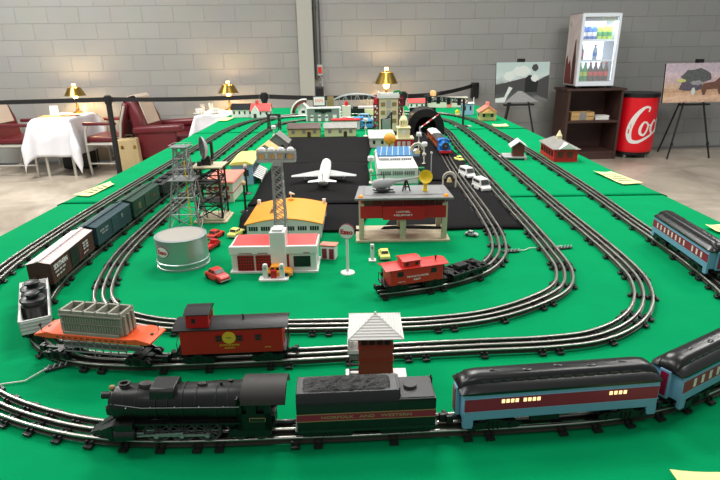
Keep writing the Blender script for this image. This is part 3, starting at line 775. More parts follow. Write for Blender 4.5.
def make_caboose_b():
    L = .072; W = .027
    r = thing('caboose', 'bright red caboose with centre cupola and white lettering on the short inner spur', 'train car')
    obj('body', MB().box(-L+.012,L-.012,-W,W,.013,.046), 'bright_red', r, bevel=.0006)
    obj('roof', MB().prism([(-W-.003,.0455),(-W-.003,.0468),(0,.0525),(W+.003,.0468),(W+.003,.0455),(0,.0505)], -L, L,'x'), 'bright_red', r)
    cx = .010
    cu = obj('cupola', MB().prism([(-.0215,.046),(.0215,.046),(.0205,.060),(-.0205,.060)], cx-.019, cx+.019,'x'), 'bright_red', r, bevel=.0005)
    obj('cupola_roof', MB().prism([(-.0235,.0595),(-.0235,.0605),(0,.0645),(.0235,.0605),(.0235,.0595)], cx-.022, cx+.022,'x'), 'bright_red', cu)
    wn = MB()
    for s_ in (-1,1):
        for x in (cx-.011,cx+.011): wn.cbox(x,s_*.0215,.0535,.006,.0012,.006)
    objs('cupola_window', wn, 'window_dark', cu)
    for s_, fc in ((-1,'-y'),(1,'+y')):
        y = s_*(W+.0002)
        for x in (-.038,.038): obj('window', MB().box(x-.0065,x+.0065,min(y,y+s_*.0008),max(y,y+s_*.0008),.031,.041), 'window_dark', r)
        text('PENNSYLVANIA', r, 'white', (-.002*s_,y+s_*.0003,.0285), fc, w=.05, h=.0038)
        text('6257', r, 'white', (0,y+s_*.0003,.0215), fc, w=.016, h=.004)
        text('~2', r, 'white', (.035,y+s_*.0003,.0195), fc, w=.016, h=.002)
    obj('platform', MB().box(-L,L,-.026,.026,.0115,.0132), 'black', r)
    mb = MB()
    for s_ in (-1,1):
        x = s_*(L-.001)
        mb.tube([(x,-.025,.012),(x,-.025,.03),(x,.025,.03),(x,.025,.012)],.0008,5).tube([(x,-.004,.012),(x,-.004,.045)],.0008,5).tube([(x,.004,.012),(x,.004,.045)],.0008,5)
        mb.cyl((x,0,.03),(x,0,.036),.003,.003,10)
        for q in (-1,1): mb.cbox(x-s_*.006,q*.025,.007,.01,.006,.001)
    obj('end_railing', mb, 'black', r)
    obj('smokejack', MB().cyl((-.05,.006,.048),(-.05,.006,.058),.0016,None,8).cyl((-.05,.006,.057),(-.05,.006,.060),.003,.0025,8), 'black', r)
    frame_parts(r, L, .030, .0078, .030)
    return r
cb = make_caboose_a(); slim(cb, .80, 1, 0, 0); place(cb, PB, PB.near(-.216,.803), True)
# orange depressed flatcar with grey transformer
def make_flat():
    r = thing('flatcar', 'orange depressed-centre flatcar carrying the grey transformer casting', 'train car')
    L = .105
    prof = [(-L,.0175),(-L,.0205),(-.080,.0265),(-.070,.0245),(.070,.0245),(.080,.0265),(L,.0205),(L,.0175),(.080,.0150),(-.080,.0150)]
    obj('body', MB().prism(prof, -.029, .029, 'y'), 'orange', r, bevel=.0012)
    mb = MB()
    for s_ in (-1,1):
        for k in range(12): mb.cbox(-.0605+k*.011, s_*.0291,.0195,.005,.0006,.0022)
    mb.cyl((-.094,0,.0225),(-.094,0,.0248),.003,None,10).cyl((.094,0,.0225),(.094,0,.0248),.003,None,10)
    objs('side_slot', mb, 'dark_brown', r)
    bw = MB()
    for s_ in (-1,1): bw.cyl((s_*(L-.008),s_*.018,.022),(s_*(L-.008),s_*.018,.034),.0007,None,6).cyl((s_*(L-.008),s_*.018,.033),(s_*(L-.008)+.001*s_,s_*.018,.033),.0035,None,12)
    obj('brake_wheel', bw, 'black', r)
    us = MB().box(-.07,.07,-.004,.004,.004,.010)
    for s_ in (-1,1):
        for z in (.004,.013): us.bar((-.058,s_*.022,z),(.058,s_*.022,z),.0022)
        for k in range(9): us.bar((-.056+k*.014,s_*.022,.004),(-.056+k*.014,s_*.022,.026),.0018)
    obj('lower_frame', us, 'grey', r)
    for o in r.children: o.location.z += .006
    for x in (-L+.031, L-.031): truck(r, x, .03, .0076)
    for s_ in (-1,1): coupler(r, s_*(L+.003), s_)
    return r
fl = make_flat(); slim(fl, .87, 1, .0215, 0, ('body','side_slot','brake_wheel')); slim(fl, .87, 1, .008, 0, ('lower_frame',)); place(fl, PB, PB.near(-.436,.81), True)
def make_load():
    r = thing('transformer_load', 'grey ribbed transformer casting with five open bays riding on orange flatcar', 'transformer')
    L = .055; W = .0185; h = .040
    mb = MB().box(-L,L,-W,W,0,h-.010)
    # open bays on the top made of walls
    z0, z1 = h-.010, h
    mb.box(-L,L,-W,-W+.004,z0,z1).box(-L,L,W-.004,W,z0,z1)
    for k in range(6):
        x = -L+.0015+k*(2*L-.003)/5; mb.box(x-.002,x+.002,-W,W,z0,z1)
    obj('casting', mb, 'transformer', r, bevel=.0006)
    fn = MB()
    for s_ in (-1,1):
        for k in range(22):
            x = -L+.006+k*(2*L-.012)/21; fn.cbox(x,s_*(W+.0007),.011,.0024,.002,.011).cbox(x,s_*(W+.0007),.0255,.0024,.002,.008)
        fn.cbox(0,s_*(W+.001),.033,2*L,.003,.002).cbox(0,s_*(W+.001),.0185,2*L,.002,.0015)
    fn.cbox(0,-(W+.002),.002,2*L*.9,.006,.004).cbox(0,(W+.002),.002,2*L*.9,.006,.004)
    for s_ in (-1,1):
        for y in (-.011,0,.011): fn.prism([(y-.004,.002),(y+.004,.002),(y+.002,.034),(y-.002,.034)], min(s_*L,s_*(L+.004)), max(s_*L,s_*(L+.004)),'x')
    obj('fins', fn, 'transformer', r)
    bay = MB()
    for k in range(5):
        x = -L+.0015+(k+.5)*(2*L-.003)/5; bay.box(x-.0085,x+.0085,-W+.004,W-.004,z0,z0+.0012)
    obj('bay_floor', bay, 'transformer_dark', r)
    return r
tl = make_load(); tl.location = fl.location.copy(); tl.location.z = RT+.0523; tl.rotation_euler = fl.rotation_euler
# white gondola with canisters
def make_gon():
    r = thing('gondola_car', 'white open gondola behind the orange flatcar at the left curve', 'train car')
    L = .100; W = .0255
    mb = MB().box(-L,L,-W,W,.013,.016).box(-L,L,-W,-W+.0018,.016,.037).box(-L,L,W-.0018,W,.016,.037).box(-L,-L+.0018,-W,W,.016,.037).box(L-.0018,L,-W,W,.016,.037)
    obj('body', mb, 'white', r)
    rb = MB()
    for s_ in (-1,1):
        for k in range(12): rb.cbox(-L+.006+k*(2*L-.012)/11, s_*(W+.0006),.025,.002,.0014,.022)
        rb.box(-L-.001,L+.001,min(s_*W,s_*(W+.0018)),max(s_*W,s_*(W+.0018)),.0355,.0375)
        for z in (.020,.026,.032): rb.cbox(s_*(L+.0006),0,z,.0014,2*W,.0018)
    obj('ribs', rb, 'light_grey', r)
    frame_parts(r, L, .032, .0076, .032)
    return r
gn = make_gon(); slim(gn, .94, 1.1); gs = PB.near(-.637,.958); place(gn, PB, gs, True)
def make_can(x, label):
    r = thing('load_canister', label, 'canister', group=None)
    mb = MB().lathe([(.0215,0),(.0225,.002),(.0225,.024),(.0215,.026),(.019,.027),(.019,.031),(.0225,.0325),(.0225,.036),(.019,.038),(.010,.039),(.010,.043),(.0135,.044),(.0135,.047),(.011,.0485),(.0001,.0488)],0,0,0,28)
    obj('tank', mb, 'satin_black', r)
    rb = MB()
    for k in range(8):
        a = 2*PI*k/8; rb.cbox(.0225*math.cos(a),.0225*math.sin(a),.014,.002,.005,.020,rz=a)
    objs('cleat', rb, 'dark_grey', r)
    return r
for i,(dx,lab) in enumerate(((.028,'black ribbed canister in the white gondola, nearest the orange flatcar'),(-.030,'black ribbed canister in the white gondola, nearest the brown boxcar'))):
    c_ = make_can(dx, lab); a = gn.rotation_euler.z
    c_.location = (gn.location.x+math.cos(a)*dx, gn.location.y+math.sin(a)*dx, RT+.0162)
b1 = make_boxcar('dark brown SOUTHERN boxcar with pinkish white roof behind the gondola', 'boxcar_brown', 'pinkish_white', [('SOUTHERN',-.070,.047,.066,.0115,'white'),('~3',-.076,.035,.05,.004,'white'),('~3',-.078,.026,.04,.004,'white'),('~2',.065,.048,.03,.004,'white'),('~2',.065,.041,.03,.004,'white'),('~2',.065,.034,.03,.004,'white'),('~2',.062,.024,.028,.003,'white')])
S0 = gs
def path_s(y): return PB.near(-.707, y)
place(b1, PB, path_s(1.20), True)
b2 = make_boxcar('dark teal boxcar with keystone mark coupled behind the brown boxcar', 'boxcar_teal', 'boxcar_teal', [('~2',-.07,.045,.05,.005,'light_grey'),('~2',-.068,.037,.036,.004,'light_grey'),('~1',.05,.046,.010,.011,'light_grey')])
place(b2, PB, path_s(1.445), True)
b3 = make_boxcar('dark green boxcar with small red and gold emblems', 'boxcar_green', 'boxcar_green', [('~1',-.065,.04,.02,.012,'dull_gold'),('~1',-.065,.03,.02,.004,'dull_gold'),('~1',.06,.038,.012,.009,'bright_red')])
place(b3, PB, path_s(1.695), True)
def make_hopper(label):
    r = thing('hopper_car', label, 'train car'); L = .095; W = .028
    mb = MB().prism([(-L,.022),(-L,.052),(L,.052),(L,.022),(.05,.012),(-.05,.012)], -W, W,'y')
    obj('body', mb, 'hopper', r, bevel=.001)
    rb = MB()
    for s_ in (-1,1):
        for k in range(9): rb.cbox(-L+.01+k*(2*L-.02)/8, s_*(W+.001),.036,.003,.002,.03)
    obj('ribs', rb, 'hopper', r)
    ht = MB()
    for x in (-.06,0,.06): ht.lathe([(.014,0),(.014,.006),(.010,.008),(.0001,.0085)],x,0,.052,16)
    objs('hatch', ht, 'black_gloss', r)
    ht = MB().box(-L,L,-.003,.003,.0535,.0545)
    obj('roof_walk', ht, 'hopper', r); frame_parts(r, L)
    return r
h1 = make_hopper('dark grey hopper car at the end of the row of boxcars, near derrick'); place(h1, PB, path_s(1.935), True)
h2 = make_hopper('dark grey hopper car partly hidden behind the oil derrick'); place(h2, PB, path_s(2.15), True)
# inner spur
c2 = make_caboose_b(); slim(c2, .85, 1.05, .003); place(c2, PD, PD.near(.120,1.078), True)
def make_frame_car():
    r = thing('bare_flatcar', 'empty black skeleton flatcar coupled behind the small red caboose', 'train car'); L = .056
    mb = MB().box(-L,L,-.010,.010,.014,.018)
    for x in (-.05,-.034,-.018,0,.018,.034,.05): mb.box(x-.003,x+.003,-.026,.026,.0155,.019)
    mb.box(-L,L,-.027,-.023,.014,.019).box(-L,L,.023,.027,.014,.019).cbox(.01,0,.024,.03,.02,.008).cyl((-.03,0,.018),(-.03,0,.026),.008,None,14)
    obj('frame', mb, 'satin_black', r); 
    for x in (-.03,.03): truck(r, x, .028, .0076)
    for s_ in (-1,1): coupler(r, s_*(L+.003), s_)
    return r
s2 = PD.near(.120,1.078)+.134
fc_ = make_frame_car(); place(fc_, PD, s2, True)
# blue tank engine (plain stand-in) and its coaches
r = thing('tank_engine', 'small bright blue tank locomotive heading the short passenger train on inner spur', 'locomotive')
mb = MB().box(-.062,.045,-.028,.028,.014,.021).box(-.062,-.025,-.026,.026,.021,.058).box(-.02,.035,-.026,.026,.021,.043)
obj('body', mb, 'engine_blue', r, bevel=.001)
obj('boiler', MB().cyl((-.03,0,.042),(.045,0,.042),.0175,None,24), 'engine_blue', r)
obj('smokebox_door', MB().cyl((.045,0,.042),(.0475,0,.042),.0165,None,24).mat(1).cyl((.0475,0,.042),(.0482,0,.042),.003,None,10), ['dark_grey','light_grey'], r)
obj('cab_roof', MB().prism([(-.029,.057),(-.015,.064),(.015,.064),(.029,.057)],-.066,-.022,'x'), 'engine_blue', r)
obj('chimney', MB().lathe([(.006,0),(.005,.004),(.005,.016),(.0065,.018),(.0065,.020),(.0001,.020)],.03,0,.056,14), 'engine_blue', r)
obj('dome', MB().sphere((.0,0,.06),.007,12,8), 'brass', r)
obj('buffer_beam', MB().box(.045,.050,-.029,.029,.008,.020).cyl((.05,-.018,.014),(.056,-.018,.014),.004).cyl((.05,.018,.014),(.056,.018,.014),.004), 'plate_red', r)
for s_ in (-1,1):
    obj('cab_window', MB().cbox(-.044,s_*.0262,.046,.014,.001,.012), 'window_dark', r)
for x in (-.035,0,.032): obj('wheelset', wheelset(x,.011), 'black', r)
def rev(root, path, s0): place(root, path, s0, True)
rev(r, PD, PD.near(.415,2.63))
def small_coach(label, col, roofc, x0):
    r = thing('small_coach', label, 'train car'); L = .085; W = .027
    obj('body', MB().box(-L,L,-W,W,.014,.050), col, r, bevel=.001)
    obj('roof', MB().prism([(-W-.001,.0495),(-W*.75,.056),(0,.059),(W*.75,.056),(W+.001,.0495)],-L-.002,L+.002,'x'), roofc, r)
    for s_ in (-1,1):
        w_ = MB()
        for k in range(6): w_.cbox(-L+.02+k*(2*L-.04)/5, s_*(W+.0003),.038,.016,.001,.010)
        obj('window', w_, 'window_dark', r)
    mb = MB(); mb.cbox(L+.0004,-.012,.038,.001,.010,.010).cbox(L+.0004,.012,.038,.001,.010,.010); obj('end_window', mb, 'window_dark', r)
    frame_parts(r, L); return r
k1 = small_coach('dark flat-topped coach coupled right behind the blue tank engine', 'coach_orange', 'dark_grey', 0); rev(k1, PD, PD.near(.415,2.79))
k2 = small_coach('orange-brown coach with white roof coming out of the black tunnel', 'coach_orange', 'white', 0); rev(k2, PD, PD.near(.415,3.0))
# ------------------------------------------------------------------ models in the middle of the table
def lattice(mb, x0, y0, z0, h0, x1, y1, z1, h1, n, w, diag=True, rung=True):
    """square lattice tower between half-width h0 (bottom) and h1 (top)"""
    def cnr(t, k):
        hx = h0+(h1-h0)*t; cx = x0+(x1-x0)*t; cy = y0+(y1-y0)*t; sx, sy = ((-1,-1),(1,-1),(1,1),(-1,1))[k%4]
        return (cx+sx*hx, cy+sy*hx, z0+(z1-z0)*t)
    for k in range(4): mb.bar(cnr(0,k), cnr(1,k), w*1.5)
    for i in range(n):
        a, b = i/n, (i+1)/n
        for k in range(4):
            if rung: mb.bar(cnr(b,k), cnr(b,k+1), w)
            if diag: mb.bar(cnr(a,k), cnr(b,k+1), w*.8); mb.bar(cnr(a,k+1), cnr(b,k), w*.8)
# switch tower in front
r = thing('switch_tower', 'dark red signal tower house with white hip roof standing behind the tender', 'model building', (.0215, .742, TZ))
obj('base', MB().box(-.048,.050,-.036,.030,0,.005), 'white', r, bevel=.0008)
bd = MB().box(-.0255,.0255,-.024,.026,.005,.097)
obj('walls', bd, 'tower_brown', r)
tr = MB().box(-.027,.027,-.0255,.0275,.052,.0535).box(-.027,.027,-.0255,.0275,.073,.0745).box(-.027,.027,-.0255,.0275,.027,.0275)
obj('ledge', tr, 'tower_brown', r)
wn = MB()
for k in range(4): wn.box(-.0215+k*.0115,-.0135+k*.0115,-.0262,-.024,.081,.0925)
for k in range(3): wn.box(-.0262,-.024,-.018+k*.014,-.009+k*.014,.081,.0925).box(.024,.0262,-.018+k*.014,-.009+k*.014,.081,.0925)
objs('window', wn, 'window_dark', r)
ex = .041; ey0, ey1 = -.038, .045
rf = MB().add([(-ex,ey0,.0865),(ex,ey0,.0865),(ex,ey1,.0865),(-ex,ey1,.0865),(-.003,.0015,.1085),(.003,.0015,.1085)],[(0,1,5,4),(1,2,5),(2,3,4,5),(3,0,4),(0,3,2,1)])
for k in range(1,9):
    t = k/9.0
    a = (-ex+(ex-.003)*t, ey0+(.0015-ey0)*t, .0872+.022*t); b = (ex-(ex-.003)*t, a[1], a[2]); rf.bar(a,b,.0008)
    a = (-ex+(ex-.003)*t, ey0+(.0015-ey0)*t, .0872+.022*t); b = (a[0], ey1+(.0015-ey1)*t, a[2]); rf.bar(a,b,.0008)
    a = (ex-(ex-.003)*t, ey0+(.0015-ey0)*t, .0872+.022*t); b = (a[0], ey1+(.0015-ey1)*t, a[2]); rf.bar(a,b,.0008)
for c_ in ((-ex,ey0),(ex,ey0),(ex,ey1),(-ex,ey1)): rf.bar((c_[0],c_[1],.0868),(0,.0015,.109),.0013)
rf.box(-ex,ex,ey0,ey1,.0855,.0868).cyl((0,.0015,.108),(0,.0015,.112),.0015)
rf.v = [(v[0],v[1],v[2]+.0105) for v in rf.v]
ro = obj('roof', rf, 'roof_white', r)
sl = MB(); sl.bar((-.033,-.018,.1005),(-.033,.018,.1005),.0016).bar((.033,-.018,.1005),(.033,.018,.1005),.0016)
obj('roof_slot', sl, 'maroon', ro)
st = MB()
for k in range(9): st.box(-.040,-.0262,-.020+k*.0045,-.0155+k*.0045,.006+k*.006,.0075+k*.006)
st.box(-.041,-.040,-.022,.02,.005,.06).box(-.041,-.0262,-.022,-.0205,.055,.065)
obj('stairs', st, 'grey', r)
obj('balcony', MB().box(-.043,-.0258,-.027,.027,.0665,.068).box(-.043,-.042,-.027,.027,.068,.080).box(-.043,-.0258,-.027,-.026,.068,.072), 'white', r)
# storage tank
r = thing('storage_tank', 'round silver storage tank with oval Esso sign at its front', 'model tank', (-.440, 1.268, TZ), .0)
R_ = .0615
obj('shell', MB().lathe([(R_+.002,0),(R_+.002,.004),(R_,.005),(R_,.0135),(R_+.0022,.0145),(R_+.0022,.0165),(R_,.018),(R_,.072),(R_+.001,.073),(R_+.001,.0755),(R_-.002,.076)],0,0,0,56), 'tin', r)
obj('lid', MB().lathe([(R_-.0015,.0748),(R_-.0025,.0759),(.0001,.0772)],0,0,0,56), 'tin_top', r)
def wrapped(mb, ang, rad, z):
    mb.v = [((rad+v[2])*math.cos(ang+v[0]/rad), (rad+v[2])*math.sin(ang+v[0]/rad), z+v[1]) for v in mb.v]; return mb
def disc(a, b, z0, z1, n=40):
    pts = [(a*math.cos(2*PI*i/n), b*math.sin(2*PI*i/n)) for i in range(n)]
    mb = MB(); vs = [(0,0,z1)] + [(p[0]*k,p[1]*k,z1) for k in (.33,.66,1) for p in pts] + [(p[0],p[1],z0) for p in pts]
    fs = [(0,1+i,1+(i+1)%n) for i in range(n)]
    for q in range(3): fs += [(1+q*n+i,1+(q+1)*n+i,1+(q+1)*n+(i+1)%n,1+q*n+(i+1)%n) for i in range(n)]
    return mb.add(vs, fs)
ang = -PI/2 - .52
sg = obj('sign_oval', wrapped(disc(.0185,.0140,0,.0006), ang, R_, .048), 'maroon', r)
obj('sign_face', wrapped(disc(.0170,.0125,.0006,.0012), ang, R_, .048), 'white', sg)
tm = text_mesh('Esso', w=.027, h=.0105, depth=.0003, bold=.03)
tm.v = [(v[0], v[1], v[2]+.0016) for v in tm.v]
obj('lettering', wrapped(tm, ang, R_, .048), 'sign_red', sg, smooth=0)
# oil derrick
r = thing('oil_derrick', 'tall grey lattice oil derrick behind the round silver tank', 'model tower', (-.512, 1.565, TZ))
mb = MB(); lattice(mb, 0,0,.0,.046, 0,0,.146,.027, 3, .0024)
obj('lower_lattice', mb, 'steel_grey', r, smooth=0)
obj('platform', MB().box(-.037,.037,-.037,.037,.146,.149), 'steel_grey', r)
mb = MB(); lattice(mb, 0,0,.149,.0235, 0,0,.240,.0155, 3, .0022); obj('upper_lattice', mb, 'steel_grey', r, smooth=0)
mb = MB().box(-.026,.026,-.026,.026,.240,.2425)
for s_ in (-1,1):
    for t_ in (-1,1): mb.bar((s_*.025,t_*.025,.2425),(s_*.025,t_*.025,.248),.0012)
    mb.bar((s_*.025,-.025,.248),(s_*.025,.025,.248),.001); mb.bar((-.025,s_*.025,.248),(.025,s_*.025,.248),.001)
obj('crown_platform', mb, 'steel_grey', r)
obj('drill_pipe', MB().cyl((.006,0,.004),(.006,0,.2),.0022,None,8), 'post_yellow', r)
mb = MB(); mb.bar((.03,-.02,.004),(.026,-.02,.24),.001).bar((.036,-.02,.004),(.03,-.02,.24),.001)
for k in range(20): mb.bar((.03-.0002*k,-.02,.012+k*.0115),(.036-.0003*k,-.02,.012+k*.0115),.0009)
obj('ladder', mb, 'steel_grey', r)
# searchlight tower
r = thing('searchlight_tower', 'black lattice tower on beige base with round grey radar dish on top', 'model tower', (-.458, 1.640, TZ))
obj('base', MB().box(-.050,.052,-.050,.055,0,.006).box(-.044,.044,-.044,.047,.006,.013), 'beige_base', r, bevel=.002)
mb = MB(); lattice(mb, 0,0,.013,.038, 0,0,.168,.038, 4, .0032); obj('lattice', mb, 'black', r, smooth=0)
mb = MB().box(-.034,.034,-.034,.034,.062,.064).box(-.034,.034,-.034,.034,.118,.120)
for z in (.075,.130):
    for s_ in (-1,1): mb.bar((-.038,s_*.038,z),(.038,s_*.038,z),.001); mb.bar((s_*.038,-.038,z),(s_*.038,.038,z),.001)
obj('platform', mb, 'dark_grey', r)
mb = MB(); mb.bar((.02,-.01,.013),(.02,-.01,.168),.001).bar((.028,-.01,.013),(.028,-.01,.168),.001)
for k in range(16): mb.bar((.02,-.01,.02+k*.0095),(.028,-.01,.02+k*.0095),.0008)
obj('ladder', mb, 'plate_red', r)
obj('top_deck', MB().box(-.044,.050,-.044,.044,.168,.173), 'beige_base', r, bevel=.002)
d_ = obj('motor_housing', MB().box(-.016,.012,-.016,.016,.173,.192).cyl((-.02,-.02,.173),(-.02,-.02,.186),.008,None,12).cyl((0,0,.19),(0,0,.2),.006), 'black', r, bevel=.001)
Mx = Matrix.Translation((-.003,0,.224)) @ Matrix.Rotation(-2.62, 4, 'Z') @ Matrix.Rotation(PI/2, 4, 'Y')
dm = MB().lathe([(.001,-.006),(.018,-.003),(.030,.004),(.034,.009),(.034,.011),(.028,.006),(.016,.0),(.001,-.002)],0,0,0,30).xf(Mx)
dd = obj('dish', dm, 'light_grey', r)
g = MB()
for k in range(-5,6):
    y = k*.006; q = math.sqrt(max(0,.033**2-y*y)); g.bar((-q,y,.0105),(q,y,.0105),.0009); g.bar((y,-q,.0105),(y,q,.0105),.0009)
obj('dish_grille', g.xf(Mx), 'dark_grey', dd)
obj('dish_yoke', MB().cbox(.014,.006,.215,.006,.014,.05), 'black', r)
# lamp posts
def make_post(label, x, y, h=.106, head='off_white', pole='black', base=.018):
    r = thing('toy_lamp_post', label, 'model lamp post', (x, y, TZ))
    obj('post', MB().lathe([(base,0),(base,.002),(base*.55,.0045),(.0042,.007),(.0034,h*.5),(.0030,h-.014),(.004,h-.013),(.004,h-.011),(.0001,h-.011)],0,0,0,14), pole, r)
    obj('lamp_head', MB().lathe([(.003,0),(.0065,.003),(.0075,.009),(.005,.0135),(.0015,.016),(.0001,.017)],0,0,h-.011,14), head, r)
    return r
make_post('black toy lamp post with pale head beside the salmon-roofed building', -.412, 1.95, head='pinkish_white')
make_post('black toy lamp post nearer the orange hangar with tan head', -.372, 1.715, .100, head='tan')
# salmon-roofed building
r = thing('model_building', 'two-storey white toy building with flat salmon roof behind the black tower', 'model building', (-.484, 1.930, TZ), -.0)
obj('walls', MB().box(-.048,.048,-.095,.095,0,.068), 'off_white', r, bevel=.001)
obj('stripe', MB().box(-.0495,.0495,-.0965,.0965,.033,.0355), 'sign_red', r)
obj('roof', MB().box(-.054,.054,-.102,.102,.068,.073).box(-.05,.05,-.098,.098,.073,.0745), 'salmon', r, bevel=.0012)
wn = MB()
for z in (.012,.043):
    for k in range(4): wn.box(-.037+k*.02,-.025+k*.02,-.0965,-.095,z,z+.014)

objs('window', wn, 'plate_red', r)
# yellow-roofed shop
r = thing('model_building', 'pale blue toy shop with yellow roof and white striped awnings', 'model building', (-.462, 2.20, TZ), .05)
obj('walls', MB().box(-.042,.042,-.11,.11,0,.078), 'pale_blue', r)
obj('roof', MB().prism([(-.046,.078),(.046,.078),(.046,.083),(.02,.095),(-.03,.092),(-.046,.083)],-.115,.115,'y'), 'lemon', r, bevel=.002)
wn = MB()
for k in range(5): wn.box(.042,.0435,-.095+k*.042,-.07+k*.042,.040,.068)
for k in range(2): wn.box(-.03+k*.035,-.008+k*.035,-.1115,-.11,.035,.06)
obj('window', wn, 'window_dark', r)
aw = MB()
for k in range(14):
    y = -.1+k*.015; aw.mat(k%2).add([(.042,y,.036),(.042,y+.015,.036),(.075,y+.015,.018),(.075,y,.018),(.042,y,.034),(.042,y+.015,.034),(.075,y+.015,.016),(.075,y,.016)],[(0,1,2,3),(7,6,5,4),(3,2,6,7),(0,3,7,4),(1,5,6,2)])
obj('awning', aw, ['white','grey'], r)
ps = MB()
for k in range(8): ps.cyl((.073,-.1+k*.03,0),(.073,-.1+k*.03,.017),.0015,None,6)
obj('awning_post', ps, 'white', r)
# floodlight tower
r = thing('floodlight_tower', 'tall grey lattice mast with wide double rack of lights behind the filling station', 'model tower', (-.208, 1.372, TZ))
obj('base', MB().box(-.026,.026,-.026,.026,0,.006), 'grey', r, bevel=.001)
mb = MB(); lattice(mb, 0,0,.006,.0150, 0,0,.222,.0115, 11, .0019, rung=False); obj('mast', mb, 'steel_grey', r, smooth=0)
obj('mast_cap', MB().prism([(-.0135,.222),(.0135,.222),(.0075,.232),(-.0075,.232)],-.012,.012,'y'), 'light_grey', r)
mb = MB()
for y in (-.012,.012):
    mb.box(-.048,.048,y-.0015,y+.0015,.231,.237).box(-.048,.048,y-.0015,y+.0015,.254,.260)
    for x in (-.047,-.016,.016,.047): mb.box(x-.002,x+.002,y-.0015,y+.0015,.236,.255)
mb.box(-.048,.048,-.012,.012,.2315,.233)
rk = obj('light_rack', mb, 'light_grey', r)
for x in (-.036,-.012,.012,.036):
    Mx = Matrix.Translation((x,0,.246)) @ Matrix.Rotation(PI/2,4,'X')
    lm = MB().lathe([(.004,-.012),(.0095,-.002),(.0105,.008),(.0105,.010),(.0001,.006)],0,0,0,16).xf(Mx)
    lt = obj('floodlight', lm, 'light_grey', r); obj('lens', MB().cyl((x,-.0085,.246),(x,-.0102,.246),.0080,None,16), 'peach', lt)
    lt2 = obj('top_lamp', MB().sphere((x,0,.261),.0095,14,8,sz=.75), 'white', r)
# filling station
r = thing('filling_station', 'white toy filling station with red roof, red garage doors and tall pylon', 'model building', (-.204, 1.250, TZ), 0)
W = .1; D0, D1 = -.050, .040
obj('base', MB().box(-W-.004,W+.004,D0-.008,D1,0,.004), 'white', r)
obj('walls', MB().box(-W,W,D0,D1,.004,.047), 'white', r, bevel=.0006)
obj('fascia', MB().box(-W-.003,W+.003,D0-.005,D0+.004,.047,.066).box(-W-.003,-W+.001,D0,D1,.047,.064).box(W-.001,W+.003,D0,D1,.047,.064), 'white', r, bevel=.0008)
obj('roof', MB().add([(-W,D0+.004,.0630),(W,D0+.004,.0630),(W,D1,.0645),(-W,D1,.0645),(-W,D0+.004,.047),(W,D0+.004,.047),(W,D1,.047),(-W,D1,.047)],[(0,1,2,3),(7,6,5,4),(0,4,5,1),(1,5,6,2),(2,6,7,3),(3,7,4,0)]), 'roof_red', r)
for x0, x1 in ((-.085,-.048),(-.042,-.006)):
    d = obj('garage_door', MB().box(x0,x1,D0-.0015,D0,.006,.042), 'window_dark', r)
    g = MB()
    n = 6
    for k in range(n+1): x = x0+(x1-x0)*k/n; g.box(x-.0009,x+.0009,D0-.0028,D0-.0012,.006,.042)
    for k in range(6): z = .006+k*.0072; g.box(x0,x1,D0-.0028,D0-.0012,z-.0009,z+.0009)
    obj('door_lattice', g, 'plate_red', d)
d = obj('entry_door', MB().box(.021,.036,D0-.002,D0,.005,.044), 'plate_red', r); obj('door_glass', MB().box(.0245,.0325,D0-.003,D0-.0018,.018,.040), 'window_dark', d)
d = obj('shop_window', MB().box(.043,.090,D0-.002,D0,.010,.044), 'white', r, bevel=.0004); obj('pane', MB().box(.0465,.0865,D0-.003,D0-.0018,.0135,.0405), 'window_dark', d)
py = obj('pylon', MB().box(-.005+.0,.031-.0,D0-.014,D0+.028,.004,.103).box(.001,.025,D0-.009,D0+.023,.103,.109), 'white', r, bevel=.0012)
py.location = (-.0,0,0)
text('~1', r, 'sign_red', (-.066,D0-.0052,.0445+.005), '-y', w=.032, h=.003)
text('~1', r, 'sign_red', (-.025,D0-.0052,.0495), '-y', w=.024, h=.003)
text('~1', r, 'sign_red', (.078,D0-.0052,.0495), '-y', w=.014, h=.003)
# pump island
r = thing('pump_island', 'white fuel pump island with two white pumps before the filling station', 'model fuel pumps', (-.199, 1.155, TZ))
obj('island', MB().prism([(-.034,-.010),(-.028,-.014),(.028,-.014),(.034,-.010),(.034,.010),(.028,.014),(-.028,.014),(-.034,.010)],0,.005,'z'), 'white', r, bevel=.001)
for x in (-.019,.019):
    p = obj('fuel_pump', MB().box(x-.0055,x+.0055,-.004,.004,.005,.036).lathe([(.0052,.036),(.0052,.038),(.0001,.040)],x,0,0,12), 'white', r, bevel=.001)
    obj('pump_dial', MB().box(x-.003,x+.003,-.0048,-.004,.026,.033), 'light_grey', p)
obj('oil_rack', MB().box(-.0065,.0065,-.006,.003,.005,.024), 'plate_red', r, bevel=.0015)
# hangar
r = thing('toy_hangar', 'white toy hangar with arched orange roof behind the filling station', 'model building', (-.211, 1.535, TZ), 0)
W = .103; D0, D1 = -.095, .115
def arch(w, z0, zr, n=14): return [(-w+2*w*i/n, z0+(zr)*math.cos(PI/2*(-1+2*i/n))**1.0) for i in range(n+1)]
mb = MB().prism([(-W,0)] + arch(W,.042,.016) + [(W,0)], D0, D1, 'y'); obj('walls', mb, 'white', r)
up = arch(W+.006,.0435,.017); dn = [(x, z-.003) for x, z in reversed(up)]
ro = obj('roof', MB().prism(up+dn, D0-.004, D1+.004, 'y'), 'hangar_orange', r)
tmh = mark_mesh(2, .10, .010, .0004)
tmh.xf(Matrix.Rotation(PI/2,4,'Z'))
tmh.v = [(v[0]-.042, v[1]+.01, .0445+.017*math.cos(PI/2*((v[0]-.042)/(W+.006))) + v[2]) for v in tmh.v]
obj('lettering', tmh, 'dark_brown', ro, smooth=0)
wn = MB()
for k in range(6):
    x = -.085+k*.034
    for q in range(4): wn.box(x-.0125+q*.0065,x-.0125+q*.0065+.005,D0-.001,D0,.024,.036)
objs('window', wn, 'window_dark', r)
